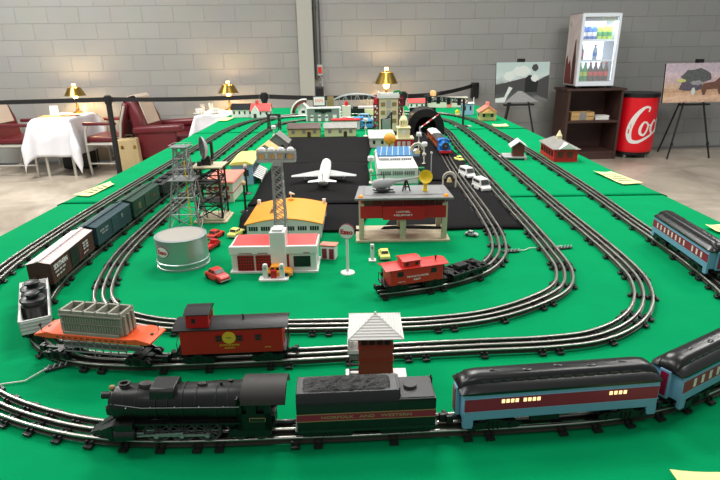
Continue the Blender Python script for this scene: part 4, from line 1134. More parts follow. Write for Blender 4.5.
dr = MB().box(W,W+.0012,-.06,.07,.0,.03); obj('side_door', dr, 'light_grey', r)
for x,y in ((-W+.002,D1-.01),(W-.002,D1-.01)): obj('corner_post', MB().box(x-.005,x+.005,y-.005,y+.005,0,.060), 'white', r, bevel=.001)
mb = MB().cyl((0,D1-.02,.06),(0,D1-.02,.082),.0013,None,6).cyl((-.004,D1-.02,.083),(.012,D1-.022,.079),.0045,.0015,10)
obj('roof_beacon', mb, 'white', r); obj('beacon_cap', MB().box(-.008,.008,D1-.028,D1-.012,.058,.066), 'hangar_orange', r, bevel=.002)
# Esso sign post
r = thing('toy_road_sign', 'round white sign reading Esso on a white post by the filling station', 'model sign', (-.030, 1.188, TZ), -.22)
obj('sign_base', MB().lathe([(.017,0),(.0165,.002),(.006,.0045),(.0001,.005)],0,0,0,24), 'white', r)
obj('post', MB().box(-.003,.003,-.002,.002,.004,.085), 'white', r)
Mx = Matrix.Translation((0,-.001,.103)) @ Matrix.Rotation(PI/2,4,'X')
sg = obj('sign_rim', disc(.0188,.0180,-.0015,.0015).xf(Mx), 'maroon', r); obj('sign_back', disc(.0188,.0180,-.0015,-.0010).xf(Mx), 'white', r)
obj('sign_face', disc(.0176,.0168,.0015,.0022).xf(Mx), 'white', sg)
text('Esso', sg, 'sign_red', (0,-.0036,.1025), '-y', w=.029, h=.012, bold=.035)
# outhouse
r = thing('toy_shed', 'small white toy shed with two dark red doors and a red roof edge', 'model building', (-.078, 1.288, TZ), -.2)
obj('walls', MB().box(-.018,.018,-.014,.014,0,.034), 'white', r, bevel=.0006)
obj('roof', MB().prism([(-.017,.037),(.017,.0345),(.017,.0365),(-.017,.039)],-.021,.021,'x'), 'salmon', r)
for x in (-.009,.009): obj('door', MB().box(x-.006,x+.006,-.0152,-.014,.002,.029), 'maroon', r, bevel=.0004)
# toy cars
def make_toy_car(label, col, x, y, rz, L=.052, style='sedan', group='toy cars on the layout'):
    r = thing('toy_car', label, 'toy car', (x, y, TZ+.001), rz, group)
    h = L*.20; W = L*.235
    n = 12
    def sec(x_, w, z0, z1): return [(x_, -w, z0), (x_, -w, z1*.8), (x_, -w*.85, z1), (x_, w*.85, z1), (x_, w, z1*.8), (x_, w, z0)]
    mb = MB().loft([sec(-L/2, W*.8, h*.35, h*.9), sec(-L*.46, W*.95, h*.25, h*1.1), sec(-L*.2, W, h*.25, h*1.25), sec(L*.15, W, h*.25, h*1.3), sec(L*.4, W*.95, h*.25, h*1.15), sec(L/2, W*.8, h*.35, h*.85)])
    b = obj('body', mb, col, r, bevel=.0006)
    if style == 'sedan':
        cab = MB().loft([[(-L*.33,-W*.8,h*1.15),(-L*.33,W*.8,h*1.15),(L*.2,W*.8,h*1.2),(L*.2,-W*.8,h*1.2)],[(-L*.22,-W*.72,h*1.95),(-L*.22,W*.72,h*1.95),(L*.06,W*.72,h*2.0),(L*.06,-W*.72,h*2.0)]])
        obj('cabin', cab, col, r, bevel=.0008)
        wn = MB()
        for s_ in (-1,1):
            for x0, x1 in ((-.24,-.09),(-.06,.09)): wn.add([(L*x0,s_*W*.79,h*1.35),(L*x1,s_*W*.79,h*1.35),(L*(x1-.02),s_*W*.745,h*1.8),(L*(x0+.02),s_*W*.745,h*1.8),(L*x0,s_*W*.6,h*1.35),(L*x1,s_*W*.6,h*1.35),(L*(x1-.02),s_*W*.6,h*1.8),(L*(x0+.02),s_*W*.6,h*1.8)],[(0,1,2,3),(7,6,5,4),(0,4,5,1),(3,2,6,7),(1,5,6,2),(0,3,7,4)])
        wn.add([(L*.185,-W*.65,h*1.38),(L*.185,W*.65,h*1.38),(L*.09,W*.6,h*1.85),(L*.09,-W*.6,h*1.85),(L*.1,-W*.65,h*1.3),(L*.1,W*.65,h*1.3)],[(0,1,2,3),(0,4,5,1),(0,3,4),(1,5,2)])
        wn.add([(-L*.315,-W*.65,h*1.38),(-L*.315,W*.65,h*1.38),(-L*.245,W*.6,h*1.85),(-L*.245,-W*.6,h*1.85),(-L*.2,-W*.65,h*1.3),(-L*.2,W*.65,h*1.3)],[(3,2,1,0),(1,5,4,0),(4,3,0),(2,5,1)])
        objs('window', wn, 'window_dark', r)
    else:
        cab = MB().loft([[(-L*.47,-W*.92,h*1.1),(-L*.47,W*.92,h*1.1),(L*.36,W*.92,h*1.1),(L*.36,-W*.92,h*1.1)],[(-L*.42,-W*.8,h*2.5),(-L*.42,W*.8,h*2.5),(L*.18,W*.8,h*2.5),(L*.18,-W*.8,h*2.5)]])
        obj('cabin', cab, col, r, bevel=.0015)
        wn = MB(); wn.add([(L*.345,-W*.75,h*1.45),(L*.345,W*.75,h*1.45),(L*.225,W*.7,h*2.3),(L*.225,-W*.7,h*2.3),(L*.2,-W*.7,h*1.4),(L*.2,W*.7,h*1.4)],[(0,1,2,3),(0,4,5,1),(0,3,4),(1,5,2)])
        for s_ in (-1,1):
            for x0, x1 in ((-.36,-.2),(-.16,0),(.03,.17)): wn.cbox(L*(x0+x1)/2, s_*W*.86, h*1.9, L*(x1-x0), W*.12, h*.5)
        objs('window', wn, 'window_dark', r)
    wh = MB()
    for sx in (-.3,.3):
        for s_ in (-1,1): wh.cyl((L*sx,s_*W*.8,h*.45),(L*sx,s_*W*1.04,h*.45),h*.45,None,12)
    objs('wheel', wh, 'black', r)
    objs('bumper', MB().cbox(L*.5,0,h*.45,.0012,W*1.7,h*.2).cbox(-L*.5,0,h*.45,.0012,W*1.7,h*.2), 'light_grey', r)
    return r
make_toy_car('red toy car in front of the white filling station corner, right of silver tank', 'bright_red', -.330, 1.160, -.75, .066)
make_toy_car('red toy car parked behind the silver tank, left of the yellow one', 'bright_red', -.408, 1.462, 1.15, .056)
make_toy_car('yellow toy car parked between the red car and the orange hangar', 'lemon', -.352, 1.472, 1.2, .058)
make_toy_car('orange toy car right behind the fuel pumps', 'amber_body' if False else 'hangar_orange', -.192, 1.176, 0.0, .068)
make_toy_car('yellow toy car left of the small red caboose, before the heliport', 'lemon', .060, 1.285, 1.65, .056)
make_toy_car('small silver toy car by the inner curve at the black cloth edge', 'light_grey', .312, 1.44, -.5, .036)
make_toy_car('yellow toy car on black cloth behind the two white vans', 'lemon', .462, 2.50, 1.9, .058)
make_toy_car('white toy van on the black cloth, the farther of the two', 'white', .436, 2.16, -1.25, .085, 'van')
make_toy_car('white toy van on the black cloth, the nearer of the two', 'white', .450, 1.955, -1.3, .088, 'van')
# red flat truck behind tank
r = thing('toy_truck', 'red toy truck with a flat bed half hidden behind the silver tank', 'toy truck', (-.398, 1.365, TZ+.001), 1.25)
obj('bed', MB().box(-.035,.012,-.012,.012,.006,.010).box(-.035,.012,-.012,-.0105,.010,.014).box(-.035,.012,.0105,.012,.010,.014), 'plate_red', r)
obj('cab', MB().prism([(.013,.005),(.034,.005),(.034,.012),(.027,.014),(.024,.021),(.014,.021)],-.011,.011,'y'), 'plate_red', r, bevel=.001)
wh = MB()
for x in (-.024,.024):
    for s_ in (-1,1): wh.cyl((x,s_*.009,.004),(x,s_*.0125,.004),.0042,None,12)
objs('wheel', wh, 'black', r)
# airliner
r = thing('toy_airliner', 'white toy jet airliner pointing away on the black runway cloth', 'toy airplane', (-.135, 2.13, TZ+.008), 0)
Mp = Matrix.Rotation(.07,4,'X')
rings = []
for t, rr, zz in [(0,.0015,.012),(.02,.009,.011),(.06,.015,.006),(.15,.0205,.0),(.3,.0215,0),(.7,.0215,0),(.84,.019,.001),(.93,.011,-.001),(.98,.005,-.004),(1,.001,-.005)]:
    y = -.175+.36*t; rings.append([(rr*math.cos(2*PI*i/24), y, .032+zz+rr*math.sin(2*PI*i/24)) for i in range(24)])
obj('fuselage', MB().loft(rings).xf(Mp), 'white', r)
def wing(x0,x1,yr0,yr1,yt0,yt1,z0,z1,th=.003):
    mb = MB()
    for s_ in (-1,1):
        mb.add([(s_*x0,yr0,z0),(s_*x0,yr1,z0),(s_*x1,yt1,z1),(s_*x1,yt0,z1),(s_*x0,yr0+.004,z0+th),(s_*x0,yr1-.004,z0+th),(s_*x1,yt1-.002,z1+th*.5),(s_*x1,yt0+.002,z1+th*.5)],[(0,1,2,3),(7,6,5,4),(0,4,5,1),(1,5,6,2),(2,6,7,3),(3,7,4,0)])
    return mb
obj('wing', wing(.012,.125,-.03,.06,-.075,-.055,.022,.034).xf(Mp), 'pinkish_white' if False else 'light_grey', r)
obj('tailplane', wing(.004,.052,-.165,-.130,-.185,-.168,.042,.046,.002).xf(Mp), 'white', r)
obj('tail_fin', MB().prism([(-.165,.045),(-.115,.048),(-.160,.078),(-.180,.078)],-.0015,.0015,'x').xf(Mp), 'white', r)
en = MB()
for s_ in (-1,1):
    for x,y in ((.040,.012),(.075,-.018)): en.cyl((s_*x,y-.02,.016),(s_*x,y+.02,.016),.0055,.007,14).cbox(s_*x,y-.01,.0235,.0012,.02,.006)
objs('engine', en.xf(Mp), 'light_grey', r)
gr = MB().cyl((0,.12,-.001),(0,.12,.028),.0015,None,8).cyl((-.003,.12,.003),(.003,.12,.003),.004,None,12)
for s_ in (-1,1): gr.cyl((s_*.016,-.02,-.001),(s_*.016,-.02,.02),.0015,None,8).cyl((s_*.013,-.02,.004),(s_*.019,-.02,.004),.005,None,12)
obj('landing_gear', gr, 'grey', r)
# heliport
r = thing('toy_heliport', 'raised red toy heliport with grey deck on beige base and pillars', 'model building', (.117, 1.468, TZ), 0)
obj('base', MB().box(-.128,.128,-.072,.062,0,.006), 'beige_base', r, bevel=.001)
pl = MB()
for x in (-.112,.112): pl.box(x-.007,x+.007,-.066,-.054,.006,.108).box(x-.007,x+.007,.042,.054,.006,.108)
pl.box(-.008,.008,-.066,-.054,.006,.075).box(-.008,.008,.042,.054,.006,.075)
objs('pillar', pl, 'beige_base', r, bevel=.001)
obj('panel', MB().box(-.115,-.055,-.067,.055,.067,.101).box(-.055,.058,-.074,.055,.064,.101).box(.058,.115,-.067,.055,.067,.101), 'sign_red', r, bevel=.001)
obj('observation_window', MB().box(-.108,.108,-.064,.052,.101,.121), 'smoke', r)
mu = MB()
for x in (-.11,-.085,-.055,0,.055,.085,.11): mu.box(x-.001,x+.001,-.0655,-.064,.102,.121)
obj('mullion', mu, 'brick_red', r)
text('LIONEL', r, 'white', (0,-.0745,.0870), '-y', w=.037, h=.0050, bold=.01)
text('HELIPORT', r, 'white', (0,-.0745,.0775), '-y', w=.050, h=.0050, bold=.01)
dk = obj('deck', MB().prism([(-.130,-.082),(.132,-.082),(.126,.058),(-.118,.058)],.121,.127,'z'), 'grey', r, bevel=.001)
obj('deck_pad', MB().box(-.102,.108,-.050,.040,.127,.1285), 'steel_grey', dk, bevel=.0005)
for x in (-.113,.113): obj('deck_lamp', MB().lathe([(.0065,0),(.0065,.003),(.0045,.006),(.0001,.007)],x,-.070,.127,14), 'amber', dk)
dish = thing('toy_radar', 'bright yellow radar dish on the heliport deck', 'toy radar dish', (.180, 1.450, TZ+.1285), 0)
obj('stand', MB().box(-.005,.005,-.003,.003,0,.028).box(-.007,.007,-.005,.005,0,.004), 'post_yellow', dish, bevel=.001)
Mx = Matrix.Translation((0.0,-.002,.040)) @ Matrix.Rotation(PI/2-.25,4,'X')
obj('dish', MB().lathe([(.0005,-.006),(.010,-.004),(.017,.002),(.0185,.006),(.0175,.006),(.010,0),(.0005,-.002)],0,0,0,28).xf(Mx), 'post_yellow', dish)
# helicopter
h_ = thing('toy_helicopter', 'grey toy helicopter with black rotor standing on the heliport deck', 'toy helicopter', (.072, 1.450, TZ+.1285), .12); h_.scale = (1.2,1.2,1.2)
mb = MB(); rings = []
for x, rr, z in [(-.030,.002,.018),(-.026,.008,.018),(-.016,.0115,.018),(-.002,.0115,.019),(.012,.009,.021),(.024,.004,.024),(.060,.002,.028),(.078,.0015,.031)]:
    rings.append([(x, rr*math.cos(2*PI*i/18), z+rr*1.05*math.sin(2*PI*i/18)) for i in range(18)])
obj('fuselage', mb.loft(rings), 'light_grey', h_)
obj('cockpit_glass', MB().sphere((-.020,0,.0185),.0105,14,8,sx=1.15), 'light_grey', h_)
obj('rotor_mast', MB().cyl((-.004,0,.028),(-.004,0,.040),.0014), 'black', h_)
obj('rotor_blade', MB().cbox(.022,.002,.0400,.086,.004,.0008,rz=.12).cbox(-.02,-.002,.0400,.03,.004,.0008,rz=.12), 'black', h_)
obj('tail_fin', MB().prism([(.068,.026),(.084,.042),(.088,.042),(.078,.028)],-.001,.001,'y').cbox(.079,.003,.033,.002,.001,.022), 'light_grey', h_)
sk = MB()
for s_ in (-1,1):
    sk.tube([(-.028,s_*.011,.003),(-.022,s_*.011,.0015),(.020,s_*.011,.0015)],.0013,6)
    for x in (-.014,.008): sk.cyl((x,s_*.011,.002),(x,s_*.006,.012),.001)
obj('skid', sk, 'black', h_)
fl_ = MB()
for s_ in (-1,1): fl_.sphere((-.008,s_*.012,.006),.006,12,8,sx=2.2)
obj('float', fl_, 'black', h_)
obj('tail_support', MB().bar((.038,-.006,0),(.046,0,.026),.003).bar((.056,-.006,0),(.048,0,.026),.003).bar((.040,-.004,.010),(.054,-.004,.010),.002).bar((.047,.006,0),(.047,0,.026),.003), 'black', h_) if False else obj('tail_support', MB().cyl((.038,-.006,0.0002),(.046,0,.026),.0018,None,6).cyl((.056,-.006,0.0002),(.048,0,.026),.0018,None,6).cyl((.041,-.004,.010),(.053,-.004,.010),.0014,None,6).cyl((.047,.006,0.0002),(.047,0,.026),.0018,None,6), 'black', h_)
# white pump post near yellow car
r = thing('toy_fuel_pump', 'single white toy pump post in front of the heliport base', 'model fuel pump', (.030, 1.262, TZ))
obj('pump_base', MB().box(-.009,.009,-.010,.010,0,.004), 'white', r, bevel=.001); obj('column', MB().box(-.0045,.0045,-.004,.004,.004,.044), 'white', r, bevel=.001)
obj('dial', MB().cyl((0,-.0042,.036),(0,-.0052,.036),.003,None,12), 'grey', r)
# wire connectors near the outer curve
def lockon(label, x, y, rz, wire_pts):
    r = thing('track_connector', label, 'track connector', (x, y, TZ+.001), rz)
    obj('plate', MB().box(-.022,.022,-.006,.006,.001,.004), 'dark_grey', r, bevel=.0005)
    cl = MB()
    for k in range(5): cl.tube([(-.018+k*.009,-.004,.004),(-.014+k*.009,0,.009),(-.010+k*.009,.004,.004)],.0012,6)
    obj('clip', cl, 'light_grey', r)
    if wire_pts: obj('lead', MB().tube(wire_pts,.0012,6), 'wire', r)
    return r
lockon('grey wire connector lying on the felt between the two inner tracks', .385, 1.305, .12, [(.02,0,.004),(.04,.004,.002),(.055,.014,.003),(.075,.016,.002)])
lockon('grey wire connector on the felt just right of the empty inner loop', .528, 1.325, .2, [(-.02,.003,.004),(-.012,.012,.003),(0,.008,.006)])
lockon('metal track connector by the left curve under the orange flatcar', -.508, .795, .5, [(-.018,0,.004),(-.05,-.02,.002),(-.08,-.012,.002),(-.13,-.016,.002),(-.2,-.028,.002)])
# paper notes
def note(label, pts, z=0, curl=.012, lines=True):
    r = thing('paper_note', label, 'paper note', (0,0,0))
    a,b,c,d = [Vector((p[0],p[1],0)) for p in pts]; n = 10; vs = []
    def S(u,v,dz=0):
        p = (a*(1-u)+b*u)*(1-v)+(d*(1-u)+c*u)*v
        return Vector((p.x,p.y,TZ+.0015+z+curl*max(0,abs(u-.5)*2-.3)**2*abs(v-.2)+dz))
    vs = [S(i/n,j/n) for j in range(n+1) for i in range(n+1)]
    o = obj('sheet', MB().add(vs,[(j*(n+1)+i,j*(n+1)+i+1,(j+1)*(n+1)+i+1,(j+1)*(n+1)+i) for j in range(n) for i in range(n)]), 'paper', r)
    s = o.modifiers.new('s','SOLIDIFY'); s.thickness = .0005; s.offset = -1
    mb = MB()
    for q in (.22,.38,.54,.7):
        x = .15
        while x < .85:
            l = random.uniform(.04,.1); p0 = S(x,q,.0006); p1 = S(min(.86,x+l),q,.0006); w = (S(x,q+.06,.0006)-p0)
            mb.add([p0,p1,p1+w,p0+w],[(0,1,2,3)]); x += l+.03
    if lines: obj('handwriting', mb, 'ink', r, smooth=0)
    return r
note('yellow paper note curling on the left table edge by the seam', [(-1.055,1.955),(-.985,1.93),(-.965,2.11),(-1.0,2.15)], .003)
note('yellow paper note lying on the right table edge beyond the coach', [(.985,1.985),(1.07,2.0),(1.03,2.19),(.965,2.21)], .0045)
note('yellow paper note at right edge behind the last passenger coach', [(.99,1.42),(1.08,1.40),(1.08,1.5),(.985,1.475)], .006)
note('corner of a yellow paper note at the very front of the table', [(.372,.43),(.52,.43),(.52,.528),(.372,.530)], .006)
note('small pale note by the far right seam near the yellow house', [(.88,3.58),(.98,3.58),(.985,3.68),(.89,3.68)], .006, lines=False)
note('pale yellow note on far left table edge beside white dining cloth', [(-1.06,4.12),(-.97,4.1),(-.95,4.28),(-1.03,4.3)], .006, lines=False)
note('yellow note on the left edge behind the derrick top', [(-.985,2.95),(-.93,2.93),(-.92,3.03),(-.98,3.05)], .003, lines=False)
# ------------------------------------------------------------------ farther models
def house(name, label, x, y, rz, w, d, h, rh, wall, roof, wins='window_dark', ridge='x', over=.006, door=None, nwin=3, cat='model building'):
    r = thing(name, label, cat, (x, y, TZ+.003), rz)
    w/=2; d/=2
    if ridge == 'x':
        body = MB().prism([(-d,0),(d,0),(d,h),(0,h+rh),(-d,h)],-w,w,'x'); t=.003
        k = rh/d; rf = MB().prism([(-d-over,h-over*k),(0,h+rh),(d+over,h-over*k),(d+over,h-over*k+t),(0,h+rh+t),(-d-over,h-over*k+t)],-w-over,w+over,'x')
    else:
        body = MB().prism([(-w,0),(w,0),(w,h),(0,h+rh),(-w,h)],-d,d,'y'); t=.003
        k = rh/w; rf = MB().prism([(-w-over,h-over*k),(0,h+rh),(w+over,h-over*k),(w+over,h-over*k+t),(0,h+rh+t),(-w-over,h-over*k+t)],-d-over,d+over,'y')
    obj('walls', body, wall, r); obj('roof', rf, roof, r)
    wn = MB()
    for k in range(nwin):
        xx = -w + 2*w*(k+.5)/nwin; wn.box(xx-w/nwin*.3,xx+w/nwin*.3,-d-.0012,-d,h*.4,h*.78)
    for s_ in (-1,1): wn.box(min(s_*w,s_*(w+.0012)),max(s_*w,s_*(w+.0012)),-d*.5,-d*.1,h*.35,h*.8).box(min(s_*w,s_*(w+.0012)),max(s_*w,s_*(w+.0012)),d*.1,d*.5,h*.35,h*.8)
    objs('window', wn, wins, r)
    return r
# crossing shed
r = thing('crossing_shed', 'tiny brown toy crossing shed with white gable roof on grey platform', 'model building', (.735, 2.555, TZ), -.15)
obj('platform', MB().box(-.055,.05,-.055,.055,.008,.013).box(-.055,-.045,-.055,-.045,0,.008).box(.04,.05,-.055,-.045,0,.008).box(-.055,-.045,.045,.055,0,.008).box(.04,.05,.045,.055,0,.008).box(-.075,-.055,-.02,.02,.004,.008), 'light_grey', r)
obj('walls', MB().box(-.012,.038,-.035,.035,.013,.062).prism([(-.012,.062),(.038,.062),(.013,.080)],-.035,.035,'y'), 'brick_red', r)
obj('roof', MB().prism([(-.026,.054),(.013,.083),(.050,.056),(.050,.060),(.013,.088),(-.026,.058)],-.048,.048,'y'), 'roof_white', r)
obj('door', MB().box(-.0135,-.012,-.02,.0,.013,.045), 'window_dark', r)
# red station
r = thing('toy_station', 'low red toy station with grey roof and cream cupola at right table edge', 'model building', (.940, 2.555, TZ), -.05)
w, d = .052, .115
obj('walls', MB().box(-w,w,-d,d,0,.058), 'roof_red' if False else 'plate_red', r)
rf = MB().add([(-w-.010,-d-.01,.058),(w+.010,-d-.01,.058),(w+.010,d+.01,.058),(-w-.010,d+.01,.058),(0,-d+.045,.088),(0,d-.03,.088)],[(0,1,4),(1,2,5,4),(2,3,5),(3,0,4,5),(3,2,1,0)])
obj('roof', rf, 'roof_grey', r)
obj('gable', MB().prism([(-.035,.060),(.035,.060),(0,.084)],-d-.014,-d+.045,'y'), 'roof_white', r)
cu = obj('cupola', MB().box(-.011,.011,.0,.022,.080,.100).lathe([(.014,.100),(.009,.108),(.006,.116),(.002,.124),(.0001,.126)],0,.011,0,12), 'cream', r)
wn = MB()
for k in range(5): wn.box(-w-.0012,-w,-.095+k*.042,-.068+k*.042,.020,.047)
for k in range(2): wn.box(-.038+k*.042,-.012+k*.042,-d-.0012,-d,.020,.046)
obj('window', wn, 'brick_red', r); 
g = MB()
for k in range(5):
    for q in range(4): g.box(-w-.0022,-w-.0012,-.095+k*.042+q*.0075,-.095+k*.042+q*.0075+.003,.021,.046)
obj('window_bars', g, 'window_dark', r)
# yellow house with red roof
r = house('toy_house', 'small yellow toy house with orange-red roof at the far right corner', .925, 3.99, -.1, .115, .14, .060, .038, 'tan', 'salmon', ridge='y', nwin=2, over=.01)
obj('porch', MB().prism([(-.04,.052),(.04,.052),(0,.078)],-.098,-.06,'y'), 'peach', r); obj('chimney', MB().box(-.012,.012,-.01,.012,.09,.122), 'salmon', r, bevel=.003)
# blue hut and small yellow thing
r = house('toy_house', 'pale blue toy hut with white flat roof left of the yellow house', .84, 4.3, 0, .085, .07, .085, .006, 'pale_blue', 'white', nwin=2)
obj('pole', MB().cyl((.05,0,0),(.05,0,.13),.003), 'white', r)
r = thing('toy_kiosk', 'tiny yellow toy kiosk left of the pale blue hut', 'model building', (.755,4.22,TZ+.003)); obj('box', MB().box(-.015,.015,-.015,.015,0,.032), 'lemon', r); obj('cap', MB().prism([(-.018,.032),(.018,.032),(0,.046)],-.018,.018,'y'), 'post_yellow', r)
# signal gantry
r = thing('signal_gantry', 'black toy signal gantry with lattice girder spanning the far right tracks', 'model signal', (.69, 3.64, TZ+.003), 0)
mb = MB().bar((0,0,0),(0,0,.178),.010).box(-.03,.03,-.03,.03,0,.004); mb.bar((-.22,0.22,0),(-.22,.22,.178),.008)
obj('post', mb, 'black', r)
gd = MB(); A_ = Vector((.02,-.02,.150)); B_ = Vector((-.22,.22,.150)); n = 9
for z in (0,.028): gd.bar(A_+Vector((0,0,z)), B_+Vector((0,0,z)), .005)
for k in range(n): 
    a = A_.lerp(B_,k/n); b = A_.lerp(B_,(k+1)/n); gd.bar(a,b+Vector((0,0,.028)),.003); gd.bar(a+Vector((0,0,.028)),b,.003); gd.bar(a,a+Vector((0,0,.028)),.003)
obj('girder', gd, 'black', r, smooth=0)
hd = MB()
for t_ in (.2,.45,.7,.92): p = A_.lerp(B_,t_); hd.box(p.x-.012,p.x+.012,p.y-.02,p.y-.005,.135,.180)
objs('signal_head', hd, 'black', r)
obj('base_plate', MB().box(-.055,.055,-.03,.03,0,.003), 'light_grey', r)
# row of far right buildings
house('toy_house', 'white toy house with red roof and dormer behind the black tunnel', .50, 4.80, 0, .135, .10, .052, .028, 'white', 'roof_red', nwin=3)
r = thing('toy_store', 'long low white toy store front with black sign band beyond the gantry', 'model building', (.78, 4.86, TZ+.003)); obj('walls', MB().box(-.17,.17,-.03,.03,0,.085), 'off_white', r); obj('sign_band', MB().box(-.17,.10,-.033,-.03,.048,.08), 'black', r)
text('~2', r, 'white', (-.035,-.034,.064), '-y', w=.24, h=.022); obj('door', MB().box(-.01,.03,-.032,-.03,0,.04), 'salmon', r); obj('awning', MB().box(.10,.16,-.04,-.03,.04,.05),'salmon', r)
r = thing('toy_water_tank', 'small pink toy water tank above the far store front', 'model tank', (.66, 4.93, TZ+.003)); obj('legs', MB().cyl((-.02,-.02,0),(-.02,-.02,.09),.004).cyl((.02,-.02,0),(.02,-.02,.09),.004).cyl((-.02,.02,0),(-.02,.02,.09),.004).cyl((.02,.02,0),(.02,.02,.09),.004),'peach',r); obj('tub', MB().lathe([(.027,.09),(.029,.12),(.022,.135),(.0001,.14)],0,0,0,18),'peach',r)
def bare_tree(label, x, y, h):
    r = thing('bare_tree', label, 'model tree', (x, y, TZ+.003)); mb = MB().tube([(0,0,0),(.002,0,h*.4),(0,.002,h*.75)],[.006,.004,.002],6)
    rnd = random.Random(int(x*100))
    for k in range(26):
        z = h*rnd.uniform(.3,.8); a = rnd.uniform(0,2*PI); l = rnd.uniform(.02,.045); mb.tube([(0,0,z),(l*.5*math.cos(a),l*.5*math.sin(a),z+.012),(l*math.cos(a),l*math.sin(a),z+.03)],[.0022,.0016,.001],4)
    obj('branches', mb, 'dark_grey', r); return r
bare_tree('bare dark toy tree beyond the signal gantry, left one', .60, 4.9, .12); bare_tree('bare dark toy tree beyond the signal gantry, right one', .70, 5.0, .14)
# tunnel
r = thing('toy_tunnel', 'black toy tunnel over the inner spur with wide open mouth', 'model tunnel', (.412, 3.44, TZ+.003), -.05)
def ar(w, h, n=14): return [(w*math.cos(PI-PI*i/n), h*max(0,math.sin(PI*i/n))**.7) for i in range(n+1)]
o_, i_ = ar(.112,.150), ar(.066,.105)
mb = MB(); n = len(o_)
for y0, y1 in ((-.13,.2),):
    vs = [(x,y0,z) for x,z in o_]+[(x,y0,z) for x,z in i_]+[(x*.95,y1,z*.9) for x,z in o_]+[(x,y1,z) for x,z in i_]
    fs = []
    for k in range(n-1): fs += [(k,k+1,n+k+1,n+k),(2*n+k,3*n+k,3*n+k+1,2*n+k+1),(k,2*n+k,2*n+k+1,k+1),(n+k,n+k+1,3*n+k+1,3*n+k)]
    mb.add(vs, fs)
obj('shell', mb, 'satin_black', r); obj('dark_end_sheet', MB().box(-.085,.085,.19,.2,0,.125), 'black', r)  # black sheet added at the far end so the mouth looks dark inside
r2 = thing('crossing_gate', 'white and red striped crossing gate arm raised at the tunnel mouth', 'model signal', (.36, 3.22, TZ+.003)); obj('post', MB().cyl((0,0,0),(0,0,.06),.004).box(-.012,.012,-.012,.012,0,.01), 'light_grey', r2)
mb = MB()
for k in range(6): mb.mat(k%2).bar((k*.018,0,.05+k*.013),((k+1)*.018,0,.05+(k+1)*.013),.006)
obj('arm', mb, ['white','plate_red'], r2)
# white terminal with blue solar-like roof
r = thing('toy_terminal', 'white toy terminal building with blue roof behind the helicopter', 'model building', (.150, 2.235, TZ+.001), 0)
obj('walls', MB().box(-.078,.078,-.17,.17,0,.062).box(-.066,.066,-.02,.17,.062,.074), 'white', r, bevel=.001)
obj('roof', MB().add([(-.072,.0,.075),(.072,0,.075),(.072,.17,.082),(-.072,.17,.082),(-.072,0,.080),(.072,0,.080),(.072,.17,.087),(-.072,.17,.087)],[(0,3,2,1),(4,5,6,7),(0,1,5,4),(1,2,6,5),(2,3,7,6),(3,0,4,7)]), 'solar_blue', r)
rb = MB()
for k in range(6): x = -.06+k*.024; rb.bar((x,.0,.0805),(x+.012,.17,.0875),.0018)
obj('roof_rib', rb, 'white', r)
wn = MB()
for g_ in range(3):
    for k in range(5): wn.box(-.066+g_*.046+k*.0082,-.0605+g_*.046+k*.0082,-.1712,-.17,.034,.050)
for g_ in range(3):
    for k in range(5): wn.box(-.066+g_*.046+k*.0082,-.0605+g_*.046+k*.0082,-.0212,-.02,.064,.071)
obj('window', wn, 'grey', r)
# clock tower
r = thing('toy_clock_tower', 'cream toy clock tower on a red brick ground floor', 'model building', (.238, 2.91, TZ+.001), 0)
obj('ground_floor', MB().box(-.050,.050,-.045,.045,0,.044), 'plate_red', r); obj('cornice', MB().box(-.053,.053,-.048,.048,.044,.050), 'cream', r)
obj('shaft', MB().box(-.032,.032,-.032,.032,.05,.10).box(-.036,.036,-.036,.036,.098,.104), 'cream', r, bevel=.001)
obj('clock_face', MB().cyl((0,-.0325,.080),(0,-.034,.080),.013,None,24), 'white', r)
mb = MB()
for sx in (-1,1):
    for sy in (-1,1): mb.cyl((sx*.018,sy*.018,.104),(sx*.018,sy*.018,.135),.0035,None,8)
mb.cyl((0,0,.104),(0,0,.135),.010,None,8)
obj('belfry', mb, 'cream', r)
obj('dome', MB().lathe([(.022,.135),(.022,.139),(.016,.150),(.009,.160),(.006,.163),(.006,.170),(.003,.178),(.001,.205),(.0001,.206)],0,0,0,20), 'cream', r)
dr = MB()
for k in range(3): dr.box(-.035+k*.026,-.018+k*.026,-.0462,-.045,.008,.034)
obj('window', dr, 'pinkish_white', r)
# tall hotel
r = thing('toy_hotel', 'tall cream toy hotel with red fire stairs on both sides', 'model building', (.190, 3.54, TZ+.001), 0)
w, d, h = .059, .075, .205
obj('walls', MB().box(-w,w,-d,d,0,h), 'cream', r)
obj('cornice', MB().box(-w-.008,w+.008,-d-.008,d+.008,h,h+.020).box(-w-.004,-w+.004,-d-.006,d,h+.02,h+.032).box(w-.004,w+.004,-d-.006,d,h+.02,h+.032).box(-w,w,-d-.006,-d+.004,h+.02,h+.030), 'white', r)
wn = MB()
for z in (.055,.105,.155):
    for x in (-.036,.034): wn.box(x-.012,x+.014,-d-.0015,-d,z,z+.024)
obj('window', wn, 'dull_gold', r)
pn = MB()
for k in range(3): pn.box(-.012,.012,-d-.003,-d,.03+k*.058,.075+k*.058)
obj('wall_sign', pn, 'light_grey', r)
fe = MB()
for s_ in (-1,1):
    x0 = s_*(w+.004); x1 = s_*(w+.030); a, b = sorted((x0,x1))
    for q in (0,1): fe.bar((x1,-d+.01+q*.08,0),(x1,-d+.01+q*.08,h),.004); fe.bar((x0,-d+.01+q*.08,0),(x0,-d+.01+q*.08,h),.004)
    for k in range(6):
        z = .03+k*.033; fe.box(a,b,-d+.005,-d+.09,z,z+.003); fe.bar((x1,-d+.01,z),(x0,-d+.09,z+.033),.006)
fe.box(-w-.032,-w-.002,-d,-d+.04,.165,.195)
obj('fire_escape', fe, 'maroon', r, smooth=0)
